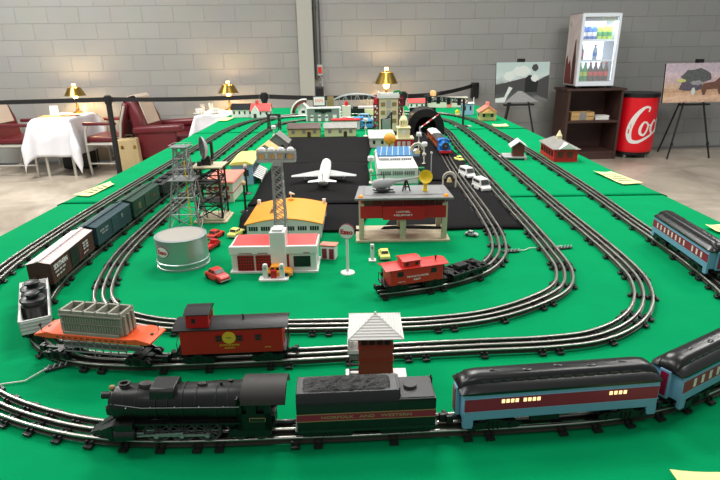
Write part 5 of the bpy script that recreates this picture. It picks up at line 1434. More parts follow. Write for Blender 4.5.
obj('fire_escape_bin', MB().box(-w-.034,-w-.012,-d-.004,-d+.02,.17,.2), 'plate_red', r)
bb = thing('green_sign_frame', 'dark green frame with a silver panel before the tall hotel', 'model sign', (.172, 3.36, TZ+.003)); obj('frame', MB().bar((-.03,0,0),(-.03,0,.09),.006).bar((.03,0,0),(.03,0,.125),.006).bar((-.03,0,.09),(.03,0,.1),.006).bar((-.0,0,.09),(.03,0,.13),.008), 'green_black', bb); obj('panel', MB().box(-.026,.026,-.002,.002,.012,.09), 'tin', bb); obj('foot', MB().box(-.07,.07,-.03,.03,0,.012), 'green_black', bb)
gb = thing('toy_green_box', 'little green toy box on the roof of the tall hotel', 'toy', (.245, 3.50, TZ+.2265)); obj('box', MB().box(-.026,.026,-.02,.02,0,.014).prism([(-.026,.014),(.026,.014),(.015,.022),(-.015,.022)],-.02,.02,'y'), 'yard_green', gb)
# pink-white building left of clock tower, orange disc sign
r = house('toy_house', 'pinkish white toy building in front of the tall hotel', .125, 3.02, 0, .13, .30, .048, .004, 'pinkish_white', 'pinkish_white', nwin=3)
r = thing('toy_ball_sign', 'round orange toy ball sign in front of the clock tower', 'model sign', (.155, 2.72, TZ+.001)); obj('post', MB().cyl((0,0,0),(0,0,.05),.004).box(-.02,.02,-.02,.02,0,.008), 'plate_red', r); obj('ball', MB().sphere((0,0,.072),.030,18,12), 'hangar_orange', r)
rnd = random.Random(3)
for i,(x,y,c) in enumerate([(.115,2.66,'plate_red'),(.195,2.62,'light_grey'),(.245,2.66,'salmon'),(.275,2.6,'pale_blue'),(.090,2.6,'light_grey')]):
    r = thing('toy_kiosk', ['small red toy kiosk left of the orange ball sign','small grey toy kiosk right of the orange ball sign','small salmon toy kiosk before the clock tower base','small pale blue toy kiosk right of the salmon one','small grey toy kiosk at the left behind the terminal roof'][i], 'model building', (x,y,TZ+.001)); hh = .032
    obj('box', MB().box(-.016,.016,-.012,.012,0,hh), c, r, bevel=.002); obj('cap', MB().lathe([(.014,hh),(.010,hh+.008),(.0001,hh+.01)],0,0,0,12), 'white', r)
# white street lamps
def white_lamp(label, x, y, h=.105, arch_=False):
    r = thing('toy_street_lamp', label, 'model lamp post', (x,y,TZ+.003), 0, 'white toy street lamps')
    obj('post', MB().lathe([(.016,0),(.014,.003),(.005,.006),(.0024,.012),(.002,h-.02),(.0001,h-.02)],0,0,0,12), 'off_white', r)
    obj('globe', MB().lathe([(.005,h-.022),(.0125,h-.018),(.0135,h-.004),(.010,h),(.0001,h+.001)],0,0,0,14), 'white', r)
    obj('lower_globe', MB().sphere((0,0,h*.45),.009,12,8), 'off_white', r)
    return r
white_lamp('white toy street lamp at the far right corner of the runway', .043, 3.28)
white_lamp('white toy street lamp beside the terminal, right of the runway', .047, 2.08, .105)
white_lamp('white toy street lamp right of the clock tower', .300, 2.72, .10)
white_lamp('white toy street lamp between terminal and inner spur', .292, 2.42, .10)
# bell arches
def bell_arch(label, x, y, s=1):
    r = thing('toy_bell_arch', label, 'model ornament', (x,y,TZ+.001)); pts = [(math.cos(PI*i/16)*.028*s,0,.045*s+math.sin(PI*i/16)*.028*s) for i in range(17)]
    obj('arch', MB().tube([(.028*s,0,0)]+pts+[(-.028*s,0,0)],.0035*s,8).tube([(v[0]*.72,0,.045*s+(v[2]-.045*s)*.72) for v in pts],.002*s,6), 'off_white', r)
    obj('bell', MB().lathe([(.012*s,.030*s),(.009*s,.04*s),(.005*s,.048*s),(.0001,.05*s)],0,0,0,14), 'tan', r)
bell_arch('white arch with bell to the right of the heliport deck', .335, 1.98, .85)
bell_arch('red and white arch with bell behind the terminal corner', .272, 2.52, 1.1)
r = thing('toy_signal_pole', 'thin silver pole standing beside the blue tank engine', 'model signal', (.29,2.16,TZ+.003)); obj('pole', MB().cyl((0,0,0),(0,0,.105),.002).box(-.012,.012,-.012,.012,0,.004), 'light_grey', r); obj('head', MB().cyl((0,-.003,.1),(0,.003,.1),.005,None,12), 'white', r)
r = thing('toy_green_bin', 'small green toy bin on the black cloth right of terminal', 'toy', (.262,2.28,TZ+.003)); obj('bin', MB().box(-.016,.016,-.012,.012,0,.016), 'yard_green', r, bevel=.002)
# ranch houses
def ranch(label, x, y, w, wall, roof, rz=0):
    r = house('toy_ranch_house', label, x, y, rz, w, .10, .050, .024, wall, roof, wins='grey', nwin=3, over=.006); obj('door', MB().box(.02,.04,-.0515,-.05,0,.03), 'dark_brown', r); return r
ranch('long tan toy ranch house with dark brown roof at the runway end', -.325, 3.33, .192, 'tan', 'dark_brown')
ranch('long cream toy ranch house with grey roof at the runway end', -.108, 3.33, .188, 'cream', 'roof_grey')
# grey station
r = thing('toy_terminus', 'grey toy station with arched white doors and a dark name board', 'model building', (-.252, 4.06, TZ+.003)); w=.120
obj('walls', MB().box(-w,w,-.04,.05,0,.088), 'grey', r); obj('edge_trim', MB().box(-w-.004,-w+.004,-.042,.05,0,.092).box(w-.004,w+.004,-.042,.05,0,.092).box(-w,w,-.042,.05,.088,.093), 'white', r)
mb = MB()
for x in (-.082,-.028,.024): mb.cyl((x,-.040,.034),(x,-.046,.034),.012,None,16).box(x-.012,x+.012,-.046,-.040,0,.034)
mb.box(.068,.096,-.046,-.040,.02,.044)
obj('arched_door', mb, 'white', r); obj('name_board', MB().box(-.06,.06,-.044,-.04,.066,.084).prism([(-.03,.066),(.03,.066),(0,.055)],-.044,-.04,'y'), 'black', r)
# white houses at far left
r = house('toy_house', 'white toy house with black roof at far left of the layout', -.90, 4.38, 0, .165, .12, .062, .036, 'white', 'satin_black', nwin=4)
r = house('toy_barn', 'white toy barn with red roof next to the black-roofed house', -.755, 4.36, 0, .145, .12, .052, .046, 'white', 'roof_red', nwin=3)
obj('gable', MB().prism([(-.07,0),(-.005,0),(-.005,.045),(-.0375,.09),(-.07,.045)],-.075,-.05,'y'), 'white', r); obj('barn_door', MB().box(-.05,-.028,-.0765,-.075,0,.03), 'dark_brown', r); obj('cupola', MB().box(-.04,-.018,-.01,.012,.09,.125), 'roof_red', r, bevel=.003)
# red covered arch bridge with white frame, small white church
r = thing('toy_arch_bridge', 'dark red curved toy bridge with white edge near the grey station', 'model bridge', (-.49, 4.52, TZ+.003), -.0)
pts = [(math.cos(PI-PI*.55*i/12)*.11+.06, math.sin(PI*.55*i/12)*.115) for i in range(13)]
mb = MB(); N = len(pts)
inn = [((p[0]-.06)*.75+.06, p[1]*.75) for p in pts]
obj('arch', MB().prism(pts+inn[::-1],-.02,.03,'y'), 'brick_red', r); obj('edge', MB().tube([(p[0],-.02,p[1]) for p in pts],.007,6), 'white', r); obj('pier', MB().box(-.052,-.03,-.02,.03,0,.06), 'dull_gold', r)
r = house('toy_church', 'tiny white gabled toy cottage between red arch and grey station', -.43, 4.42, 0, .085, .09, .052, .04, 'white', 'white', ridge='y', nwin=1, over=.01)
# billboard
r = thing('toy_billboard', 'dark toy billboard with white panel behind the grey station', 'model sign', (-.315, 4.55, TZ+.003)); obj('board', MB().box(-.052,.052,-.004,.004,.05,.135).bar((-.045,0,0),(-.045,0,.06),.006).bar((.045,0,0),(.045,0,.06),.006), 'dark_grey', r); obj('panel', MB().box(-.044,.044,-.006,-.004,.062,.128), 'white', r)
mb = MB()
for k in range(5): mb.box(-.03+k*.013,-.022+k*.013,-.0068,-.006,.085+.008*(k%2),.110)
obj('panel_print', mb, 'salmon', r)
r = thing('toy_hoarding', 'narrow tan toy panel standing right of the billboard', 'model sign', (-.225, 4.6, TZ+.003)); obj('panel', MB().box(-.026,.026,-.008,.008,0,.125), 'dull_gold', r, bevel=.002)
# silver truss bridge
r = thing('toy_truss_bridge', 'long silver arched truss bridge across the far end of layout', 'model bridge', (-.005, 4.75, TZ+.003), 0)
mb = MB(); n = 8; L = .205
top = [(-L+2*L*k/n, .075+.058*math.sin(PI*k/n)**.6 if 0<k<n else .085) for k in range(n+1)]
for y in (-.045,.045):
    for a,b in zip(top,top[1:]): mb.bar((a[0],y,a[1]),(b[0],y,b[1]),.006)
    mb.bar((-L,y,.01),(L,y,.01),.008)
    for k,(x,z) in enumerate(top):
        mb.bar((x,y,.01),(x,y,z),.003)
        if k < n: mb.bar((x,y,.01 if k%2 else z),(top[k+1][0],y,top[k+1][1] if k%2 else .01),.003)
for x,z in top: mb.bar((x,-.045,z),(x,.045,z),.004); mb.bar((x,-.045,.01),(x,.045,.01),.004)
mb.box(-L,L,-.04,.04,.004,.008)
obj('truss', mb, 'steel_grey', r, smooth=0)
# items right of station
r = thing('toy_water_tower', 'white toy tower with a red ball top right of the grey station', 'model tank', (-.088, 4.25, TZ+.003)); obj('tower', MB().box(-.032,.032,-.03,.03,0,.085), 'off_white', r); obj('cap', MB().lathe([(.012,.085),(.015,.098),(.012,.115),(.0001,.122)],0,0,0,16), 'plate_red', r)
r = thing('toy_diner', 'low red roofed toy diner behind the cream ranch house', 'model building', (-.08, 3.60, TZ+.003)); obj('walls', MB().box(-.09,.09,-.03,.03,0,.055), 'pinkish_white', r); obj('roof', MB().box(-.095,.095,-.034,.034,.055,.064).lathe([(.03,.064),(.022,.072),(.0001,.075)],-.01,0,0,18), 'plate_red', r, bevel=.002)
for i,(x,y,rz,c) in enumerate([(.02,3.80,.4,'sky_blue'),(.065,3.62,.2,'sky_blue'),(.055,3.98,-.2,'pale_blue')]):
    make_toy_car(['bright blue toy truck behind the runway lamp, the middle one','bright blue toy truck nearest the runway lamp','pale blue toy truck farthest behind the runway lamp'][i], c, x, y, rz, .11, 'van')
r = thing('toy_tray', 'pale toy train cars box with beige load beyond the blue trucks', 'toy', (.085, 4.35, TZ+.003)); obj('body', MB().box(-.09,.07,-.03,.03,0,.05), 'cream', r, bevel=.004); obj('top', MB().box(-.085,.065,-.028,.028,.05,.07), 'pinkish_white', r, bevel=.004)
r = thing('toy_engine_pair', 'dark toy switch engine in front of the truss bridge', 'train car', (-.02,4.33,RT)); obj('body', MB().box(-.07,.07,-.02,.02,.01,.045).box(-.02,.02,-.02,.02,.045,.06), 'black', r, bevel=.002)
obj('wheelset', wheelset(-.04,.008), 'black', r); obj('wheelset', wheelset(.04,.008), 'black', r)
# black gantry signals at far left tracks
r = thing('track_signal', 'dark toy track signal bridge standing at the far left tracks', 'model signal', (-.55, 3.62, TZ+.003)); mb = MB(); 
for x in (-.035,.035): lattice(mb, x,0,0,.008, x,0,.095,.006, 4, .0025)
mb.box(-.045,.045,-.008,.008,.09,.1); obj('frame', mb, 'dark_grey', r, smooth=0); objs('lamp', MB().cyl((-.02,-.008,.095),(-.02,-.014,.095),.006,None,12).cyl((.02,-.008,.095),(.02,-.014,.095),.006,None,12), 'black', r)
white_lamp('white toy street lamp left of the tan ranch house', -.468, 3.05, .10)
# grey toy sheds with tan gable roofs seen above floodlight rack
house('toy_barn', 'grey toy shed with tan gable behind the floodlight rack, left one', -.44, 2.62, 0, .10, .12, .040, .035, 'pinkish_white', 'peach', ridge='y', nwin=2)
house('toy_barn', 'grey toy shed with grey gable behind the floodlight rack, right one', -.42, 2.87, 0, .11, .12, .042, .045, 'roof_grey', 'roof_grey', ridge='y', nwin=2)
# ------------------------------------------------------------------ furniture along the wall
def dining_chair(label, x, y, rz):
    r = thing('dining_chair', label, 'chair', (x,y,0), rz)   # local +x = direction the sitter faces
    obj('seat', MB().box(-.24,.25,-.25,.25,.40,.48), 'maroon_vinyl', r, bevel=.03, seg=3)
    obj('seat_frame', MB().box(-.23,.25,-.24,.24,.365,.405), 'alu', r, bevel=.008)
    bk = MB().loft([[(-.26,-.24,.46),(-.19,-.24,.46),(-.19,.24,.46),(-.26,.24,.46)],[(-.31,-.24,.70),(-.23,-.24,.70),(-.23,.24,.70),(-.31,.24,.70)],[(-.36,-.22,.88),(-.29,-.22,.90),(-.29,.22,.90),(-.36,.22,.88)]])
    b = obj('backrest', bk, 'maroon_vinyl', r, bevel=.025, seg=3)
    obj('head_cover', MB().loft([[(-.275,-.15,.70),(-.225,-.15,.70),(-.225,.15,.70),(-.275,.15,.70)],[(-.275,-.15,.905),(-.283,-.15,.915),(-.283,.15,.915),(-.275,.15,.905)],[(-.38,-.15,.905),(-.33,-.15,.915),(-.33,.15,.915),(-.38,.15,.905)],[(-.355,-.15,.72),(-.315,-.15,.72),(-.315,.15,.72),(-.355,.15,.72)]]) if False else MB().tube([], .1) if False else MB().prism([(-.218,.66),(-.278,.905),(-.30,.918),(-.35,.905),(-.375,.885),(-.322,.66),(-.329,.66),(-.384,.888),(-.352,.915),(-.298,.928),(-.270,.912),(-.210,.66)],-.15,.15,'y'), 'antimacassar', b)
    for s_ in (-1,1):
        y_ = s_*.275
        obj('leg', MB().tube([(.21,y_,0),(.22,y_,.2),(.22,y_,.42),(.20,y_,.58),(.16,y_,.635)],.016,8), 'alu', r)
        obj('leg', MB().tube([(-.34,y_,0),(-.28,y_,.2),(-.235,y_,.45),(-.27,y_,.66),(-.325,y_*.88,.86)],.016,8), 'alu', r)
        obj('armrest', MB().box(-.20,.22,y_-.028,y_+.028,.625,.665), 'maroon_vinyl', r, bevel=.014, seg=3)
        obj('side_rail', MB().tube([(-.31,y_,.14),(.215,y_,.14)],.011,8).tube([(-.25,y_,.385),(.22,y_,.385)],.012,8), 'alu', r)
    obj('stretcher', MB().tube([(-.05,-.275,.14),(-.05,.275,.14)],.011,8), 'alu', r)
    return r
dining_chair('maroon dining chair with pale frame at the far left, left of table', -4.34, 7.20, 0.0)
dining_chair('maroon dining chair with pale frame right of the white-clothed table', -3.24, 7.25, PI-.05)
def armchair(label, x, y, rz):
    r = thing('club_armchair', label, 'armchair', (x,y,0), rz)
    obj('base', MB().box(-.33,.33,-.33,.33,.06,.33), 'maroon_vinyl', r, bevel=.04, seg=3)
    obj('seat', MB().box(-.25,.36,-.25,.25,.33,.47), 'maroon_vinyl', r, bevel=.05, seg=3)
    b = obj('backrest', MB().loft([[(-.36,-.28,.30),(-.18,-.28,.30),(-.18,.28,.30),(-.36,.28,.30)],[(-.44,-.28,.70),(-.26,-.28,.70),(-.26,.28,.70),(-.44,.28,.70)],[(-.50,-.25,.90),(-.36,-.25,.95),(-.36,.25,.95),(-.50,.25,.90)]]), 'maroon_vinyl', r, bevel=.05, seg=3)
    obj('head_cover', MB().prism([(-.24,.62),(-.335,.945),(-.37,.972),(-.45,.955),(-.52,.91),(-.46,.66),(-.472,.66),(-.532,.912),(-.452,.967),(-.368,.985),(-.325,.955),(-.228,.62)],-.17,.17,'y'), 'antimacassar', b)
    for s_ in (-1,1):
        y_ = s_*.33
        obj('arm', MB().loft([[(-.36,y_-.05,.50),(-.36,y_+.05,.50),(-.36,y_+.05,.60),(-.36,y_-.05,.60)],[(.30,y_-.06,.54),(.30,y_+.06,.54),(.30,y_+.06,.64),(.30,y_-.06,.64)]]), 'maroon_vinyl', r, bevel=.035, seg=3)
        obj('arm_panel', MB().box(-.30,.20,y_-.035,y_+.035,.20,.55), 'maroon_vinyl', r, bevel=.02)
    for sx in (-.27,.27):
        for s_ in (-.26,.26): obj('leg', MB().cyl((sx,s_,0),(sx,s_,.07),.02), 'black', r)
    return r
armchair('maroon vinyl club armchair with pale head cover by the grey wall', -2.46, 7.28, -.10)
def cloth_table(label, clabel, x, y, w, d, h, rz, hang=.42):
    r = thing('dining_table', label, 'table', (x,y,0), rz)
    obj('tabletop', MB().box(-w/2,w/2,-d/2,d/2,h-.03,h), 'wood_dark', r)
    for sx in (-1,1):
        for sy in (-1,1): obj('leg', MB().cyl((sx*(w/2-.05),sy*(d/2-.05),0),(sx*(w/2-.05),sy*(d/2-.05),h-.03),.018,None,10), 'alu', r)
    # cloth: square rotated hanging in points
    mb = MB(); n = 48; vs = []
    Lx = w/2+hang; Ly = d/2+hang
    for j in range(n+1):
        for i in range(n+1):
            u = -Lx+2*Lx*i/n; v = -Ly+2*Ly*j/n
            ox = max(0,abs(u)-w/2); oy = max(0,abs(v)-d/2); sx = 1 if u>0 else -1; sy = 1 if v>0 else -1
            drop = math.hypot(ox,oy) if ox>0 and oy>0 else max(ox,oy)
            if ox > 0 and oy > 0:
                a = math.atan2(oy,ox); fold = .045*math.sin(a*2)*min(1,drop/.25); px = sx*(w/2+.012+fold+ .02*drop); py = sy*(d/2+.012+fold+.02*drop); 
                px = sx*(w/2+.010+(.02+.15*math.sin(2*a)*min(1,drop/.35))*math.cos(a)); py = sy*(d/2+.010+(.02+.15*math.sin(2*a)*min(1,drop/.35))*math.sin(a))
            else:
                wv = .018*math.sin((u if oy>0 else v)*16)*min(1,drop/.2)
                px = u if ox == 0 else sx*(w/2+.010+wv+.03*drop); py = v if oy == 0 else sy*(d/2+.010+wv+.03*drop)
            vs.append((px,py,h+.004-drop))
    mb.add(vs,[(j*(n+1)+i,j*(n+1)+i+1,(j+1)*(n+1)+i+1,(j+1)*(n+1)+i) for j in range(n) for i in range(n)])
    o = obj('tablecloth', mb, 'linen', smooth=80, loc=(x,y,0), rz=rz); s = o.modifiers.new('s','SOLIDIFY'); s.thickness = .003; s.offset = 1
    tag(o, clabel, 'tablecloth'); return r
cloth_table('dining table on metal legs under a white cloth at left', 'white tablecloth hanging in points between the two maroon dining chairs', -3.79, 7.18, .44, .68, .73, -.02, .47)
cloth_table('dining table at the wall behind the far left corner of train table', 'white tablecloth on the table beneath the middle brass lamp', -1.80, 7.28, .44, .62, .73, 0, .38)
cloth_table('dining table hidden behind the toy tunnel and hotel', 'white tablecloth under the brass lamp behind the toy hotel', .385, 7.45, .46, .66, .73, 0, .38)
M('warm_glass', (250,235,200), .3, emit=(255,214,140), es=2.2)
def brass_lamp(label, x, y, z=.737, s=1.0, k=1.0):
    r = thing('table_lamp', label, 'lamp', (x,y,z), 0)
    obj('base', MB().lathe([(.075*s,0),(.075*s,.008),(.05*s,.018),(.018*s,.03),(.013*s,.06),(.02*s,.08),(.012*s,.10),(.010*s,.16*s),(.016*s,.17*s),(.008*s,.18*s),(.0001,.185*s)],0,0,0,24), 'brass', r)
    sh = MB().lathe([(.135*s*k,.225*s),(.075*s*k,.33*s),(.072*s*k,.33*s),(.131*s*k,.225*s)],0,0,0,32); sh.f = sh.f[:-2]
    lam = obj('lamp_shade', sh, 'brass', r)
    obj('bulb', MB().sphere((0,0,.208*s),.030*s,16,10,sz=1.2), 'candle_glow', r)
    obj('glass_chimney', MB().lathe([(.026*s*k,.335*s),(.024*s*k,.378*s),(.0001,.38*s)],0,0,0,20), 'warm_glass', r)
    obj('gallery', MB().lathe([(.036*s*k,.33*s),(.036*s*k,.345*s),(.032*s*k,.345*s),(.032*s*k,.33*s)],0,0,0,20).cyl((-.07*s*k,0,.33*s),(.07*s*k,0,.33*s),.004).cyl((0,-.07*s*k,.33*s),(0,.07*s*k,.33*s),.004).cyl((0,0,.2),(0,0,.40*s),.004), 'brass', r)
    l = bpy.data.lights.new('lamp_bulb','POINT'); l.energy = 22; l.color = (1,.66,.32); l.shadow_soft_size = .03
    o = bpy.data.objects.new('lamp_bulb', l); C.objects.link(o); o.location = (x, y, z+.292*s)
    l = bpy.data.lights.new('lamp_bulb_lower','POINT'); l.energy = 5; l.color = (1,.68,.32); l.shadow_soft_size = .04
    o = bpy.data.objects.new('lamp_bulb_lower', l); C.objects.link(o); o.location = (x, y-.05*s, z+.19*s)
    return r
brass_lamp('brass table lamp glowing on the left white-clothed table', -3.72, 7.42)
brass_lamp('brass table lamp glowing above the far left toy houses', -1.72, 7.50)
brass_lamp('brass table lamp glowing behind the top of toy hotel', .385, 7.60, .74, 1.36, .85)
# items on the tables
def glass(label, x, y, z=.737, h=.11, rr=.03):
    o = obj('drinking_glass', MB().lathe([(rr*.8,0),(rr,h),(rr*.93,h),(rr*.72,.006),(.0001,.006)],0,0,0,18), 'glass', loc=(x,y,z)); tag(o, label, 'glass', 'glasses on the dining tables')
glass('drinking glass left of the lamp on the middle table', -2.0, 7.2); glass('drinking glass behind the first on middle table', -1.93, 7.34); glass('drinking glass right of the lamp on the left table', -3.60, 7.36, rr=.035)
def cup(label, x, y, z=.737):
    r = thing('tea_cup', label, 'cup', (x,y,z)); obj('saucer', MB().lathe([(.05,0),(.075,.012),(.07,.012),(.0001,.004)],0,0,0,24), 'white', r); obj('bowl', MB().lathe([(.022,.005),(.042,.03),(.045,.065),(.041,.065),(.0001,.012)],0,0,0,20), 'white', r); obj('handle', MB().tube([(.04,0,.055),(.065,0,.05),(.06,0,.025),(.036,0,.022)],.005,6), 'white', r)
cup('white tea cup on saucer at the left of middle table', -2.02, 7.08); cup('white tea cup on saucer in front of middle lamp', -1.82, 7.10)
r = thing('menu_card', 'small white folded menu card standing on the left table', 'menu card', (-3.97,7.30,.737), .2); obj('card', MB().prism([(-.03,0),(0,.11),(.03,0),(.028,0),(0,.105),(-.028,0)],-.05,.05,'x'), 'white', r); obj('print', MB().box(-.03,.03,-.0255,-.0245,.03,.06), 'salmon', r) if False else None
o = obj('napkin', MB().box(-.16,.16,-.11,.11,0,.006), 'peach', loc=(-3.85,7.06,.737), rz=.2, bevel=.002); tag(o, 'folded brownish napkin at the front edge of the left table', 'napkin')
o = obj('plate', MB().lathe([(.07,0),(.12,.014),(.116,.016),(.065,.005),(.0001,.005)],0,0,0,32), 'salmon', loc=(-3.68,7.12,.737)); tag(o, 'salmon plate on the right front of the left table', 'plate')
# bag/boxes below the left table and suitcase
r = thing('black_case', 'black case standing on the floor beneath the left white table', 'case', (-3.80,7.42,0)); obj('shell', MB().box(-.20,.20,-.12,.12,.01,.45), 'black', r, bevel=.02); obj('handle', MB().tube([(-.06,0,.45),(-.05,0,.49),(.05,0,.49),(.06,0,.45)],.008,8), 'dark_grey', r)
r = thing('suitcase', 'beige upright suitcase on the floor left of the maroon armchair', 'suitcase', (-2.86,6.84,0), .1); obj('shell', MB().box(-.12,.12,-.07,.07,.01,.48).xf(Matrix.Rotation(-.04,4,'Y')), 'suitcase', r, bevel=.02, seg=3); obj('handle', MB().tube([(-.05,0,.48),(-.04,0,.52),(.04,0,.52),(.05,0,.48)],.009,8), 'dark_brown', r); obj('latch', MB().box(-.09,-.06,-.074,-.068,.36,.40).box(.06,.09,-.074,-.068,.36,.40), 'brass', r)
# stanchions and belts
def stanchion(label, x, y):
    r = thing('barrier_post', label, 'barrier post', (x,y,0), 0)
    obj('base', MB().lathe([(.17,0),(.17,.015),(.12,.03),(.035,.045),(.0001,.045)],0,0,0,32), 'belt', r)
    obj('pole', MB().cyl((0,0,.03),(0,0,.93),.032,None,20), 'belt', r)
    obj('head', MB().cyl((0,0,.92),(0,0,1.01),.042,None,20).cyl((0,0,1.01),(0,0,1.02),.034,None,20).box(-.055,.055,-.018,.018,.945,1.0), 'black', r, bevel=.003)
stanchion('black barrier post in front of the left dining chair', -2.93, 6.59)
stanchion('black barrier post behind the red-roofed toy barn', -1.11, 6.66)
stanchion('black barrier post behind the toy tunnel', .52, 6.5)
stanchion('black barrier post out at the left holding the first belt', -5.3, 6.5)
def belt(label, a, b, sag=.02, w=.05):
    a = Vector(a); b = Vector(b); n = 24; d = (b-a).normalized(); nn = Vector((-d.y,d.x,0)).normalized()*.0012; rings = []
    for i in range(n+1):
        t = i/n; p = a.lerp(b,t); p.z -= sag*4*t*(1-t); rings.append([p+nn+Vector((0,0,-w/2)),p-nn+Vector((0,0,-w/2)),p-nn+Vector((0,0,w/2)),p+nn+Vector((0,0,w/2))])
    o = obj('barrier_belt', MB().loft(rings), 'belt'); tag(o, label, 'barrier belt')
belt('black barrier belt crossing the left dining table and lamp', (-5.25,6.5,.96), (-2.99,6.59,.972), .005)
belt('black barrier belt in front of the armchair and middle lamp', (-2.87,6.59,.972), (-1.17,6.66,.972), .012)
belt('black barrier belt passing the grey column and truss bridge', (-1.05,6.66,.972), (.46,6.5,.972), .02)
belt('black barrier belt running from the tunnel post to wall clip', (.58,6.5,.965), (1.62,wy(1.62)-.07,.975), .03)
r = thing('wall_clip', 'black belt clip mounted on the wall left of train picture', 'belt clip', (1.66, wy(1.66)-.002, .80), wang); obj('bracket', MB().box(-.05,.05,-.08,0,0,.2), 'black', r, bevel=.006); obj('head', MB().cyl((0,-.04,.17),(0,-.04,.215),.055,None,20), 'black', r)
# easels with pictures
def easel(label, x, y, rz, h=.78, spread=.30):
    r = thing('easel', label, 'easel', (x,y,0), rz)
    for s_ in (-1,1): obj('leg', MB().cyl((s_*spread,-.10,0),(s_*.03,.06,h+.5),.012,None,8).cyl((s_*(spread-.045),-.08,.18),(s_*(spread-.045)+.0,-.08,.22),.018,None,8), 'black', r)
    obj('rear_leg', MB().cyl((-.10,.45,0),(0,.07,h+.5),.012,None,8), 'black', r)
    obj('ledge', MB().box(-.2,.2,-.055,.02,h-.03,h-.008), 'black', r); obj('clamp', MB().box(-.045,.045,.0,.05,h+.50,h+.56), 'black', r)
    return r
def pic_mat(name, build):
    m = bpy.data.materials.new(name); m.use_nodes = True; nt = m.node_tree; b = nt.nodes['Principled BSDF']; b.inputs['Roughness'].default_value = .35
    MATS[name] = m; build(nt, b); return m
def col4(c): return [s2l(v) for v in c]+[1]
def pic(kind):
    def B(nt, b):
        tc = nt.nodes.new('ShaderNodeTexCoord'); sp = nt.nodes.new('ShaderNodeSeparateXYZ'); nt.links.new(tc.outputs['Generated'], sp.inputs[0])
        n = nt.nodes.new('ShaderNodeTexNoise'); n.inputs['Scale'].default_value = 7; n.inputs['Detail'].default_value = 6; nt.links.new(tc.outputs['Generated'], n.inputs['Vector'])
        ma = nt.nodes.new('ShaderNodeMath'); ma.operation = 'MULTIPLY_ADD'; ma.inputs[1].default_value = .35; nt.links.new(n.outputs['Fac'], ma.inputs[0]); nt.links.new(sp.outputs['Z'], ma.inputs[2])
        r = nt.nodes.new('ShaderNodeValToRGB'); nt.links.new(ma.outputs[0], r.inputs['Fac']); cr = r.color_ramp
        if kind == 'train': stops = [(0,(60,62,64)),(.25,(110,112,112)),(.35,(70,74,72)),(.55,(60,66,62)),(.68,(160,170,168)),(.8,(188,204,200)),(1,(176,196,192))]
        else: stops = [(0,(150,110,92)),(.28,(226,190,160)),(.45,(190,150,120)),(.6,(204,176,150)),(.72,(196,170,172)),(.9,(210,190,196)),(1,(190,175,185))]
        cr.elements[0].position = stops[0][0]; cr.elements[0].color = col4(stops[0][1]); cr.elements[1].position = 1; cr.elements[1].color = col4(stops[-1][1])
        for p, c in stops[1:-1]: e = cr.elements.new(p); e.color = col4(c)
        if kind != 'train':
            n2 = nt.nodes.new('ShaderNodeTexNoise'); n2.inputs['Scale'].default_value = 22; nt.links.new(tc.outputs['Generated'], n2.inputs['Vector'])
            mx = nt.nodes.new('ShaderNodeMix'); mx.data_type = 'RGBA'; mx.blend_type = 'OVERLAY'; mx.inputs['Factor'].default_value = .5; nt.links.new(r.outputs['Color'], mx.inputs['A']); nt.links.new(n2.outputs['Fac'], mx.inputs['B']); nt.links.new(mx.outputs['Result'], b.inputs['Base Color'])
        else: nt.links.new(r.outputs['Color'], b.inputs['Base Color'])
    return B
pic_mat('train_photo', pic('train')); pic_mat('horse_photo', pic('horse'))
def blob(pts, z=0): 
    return MB().prism(pts, -.0012+z, 0+z, 'y')
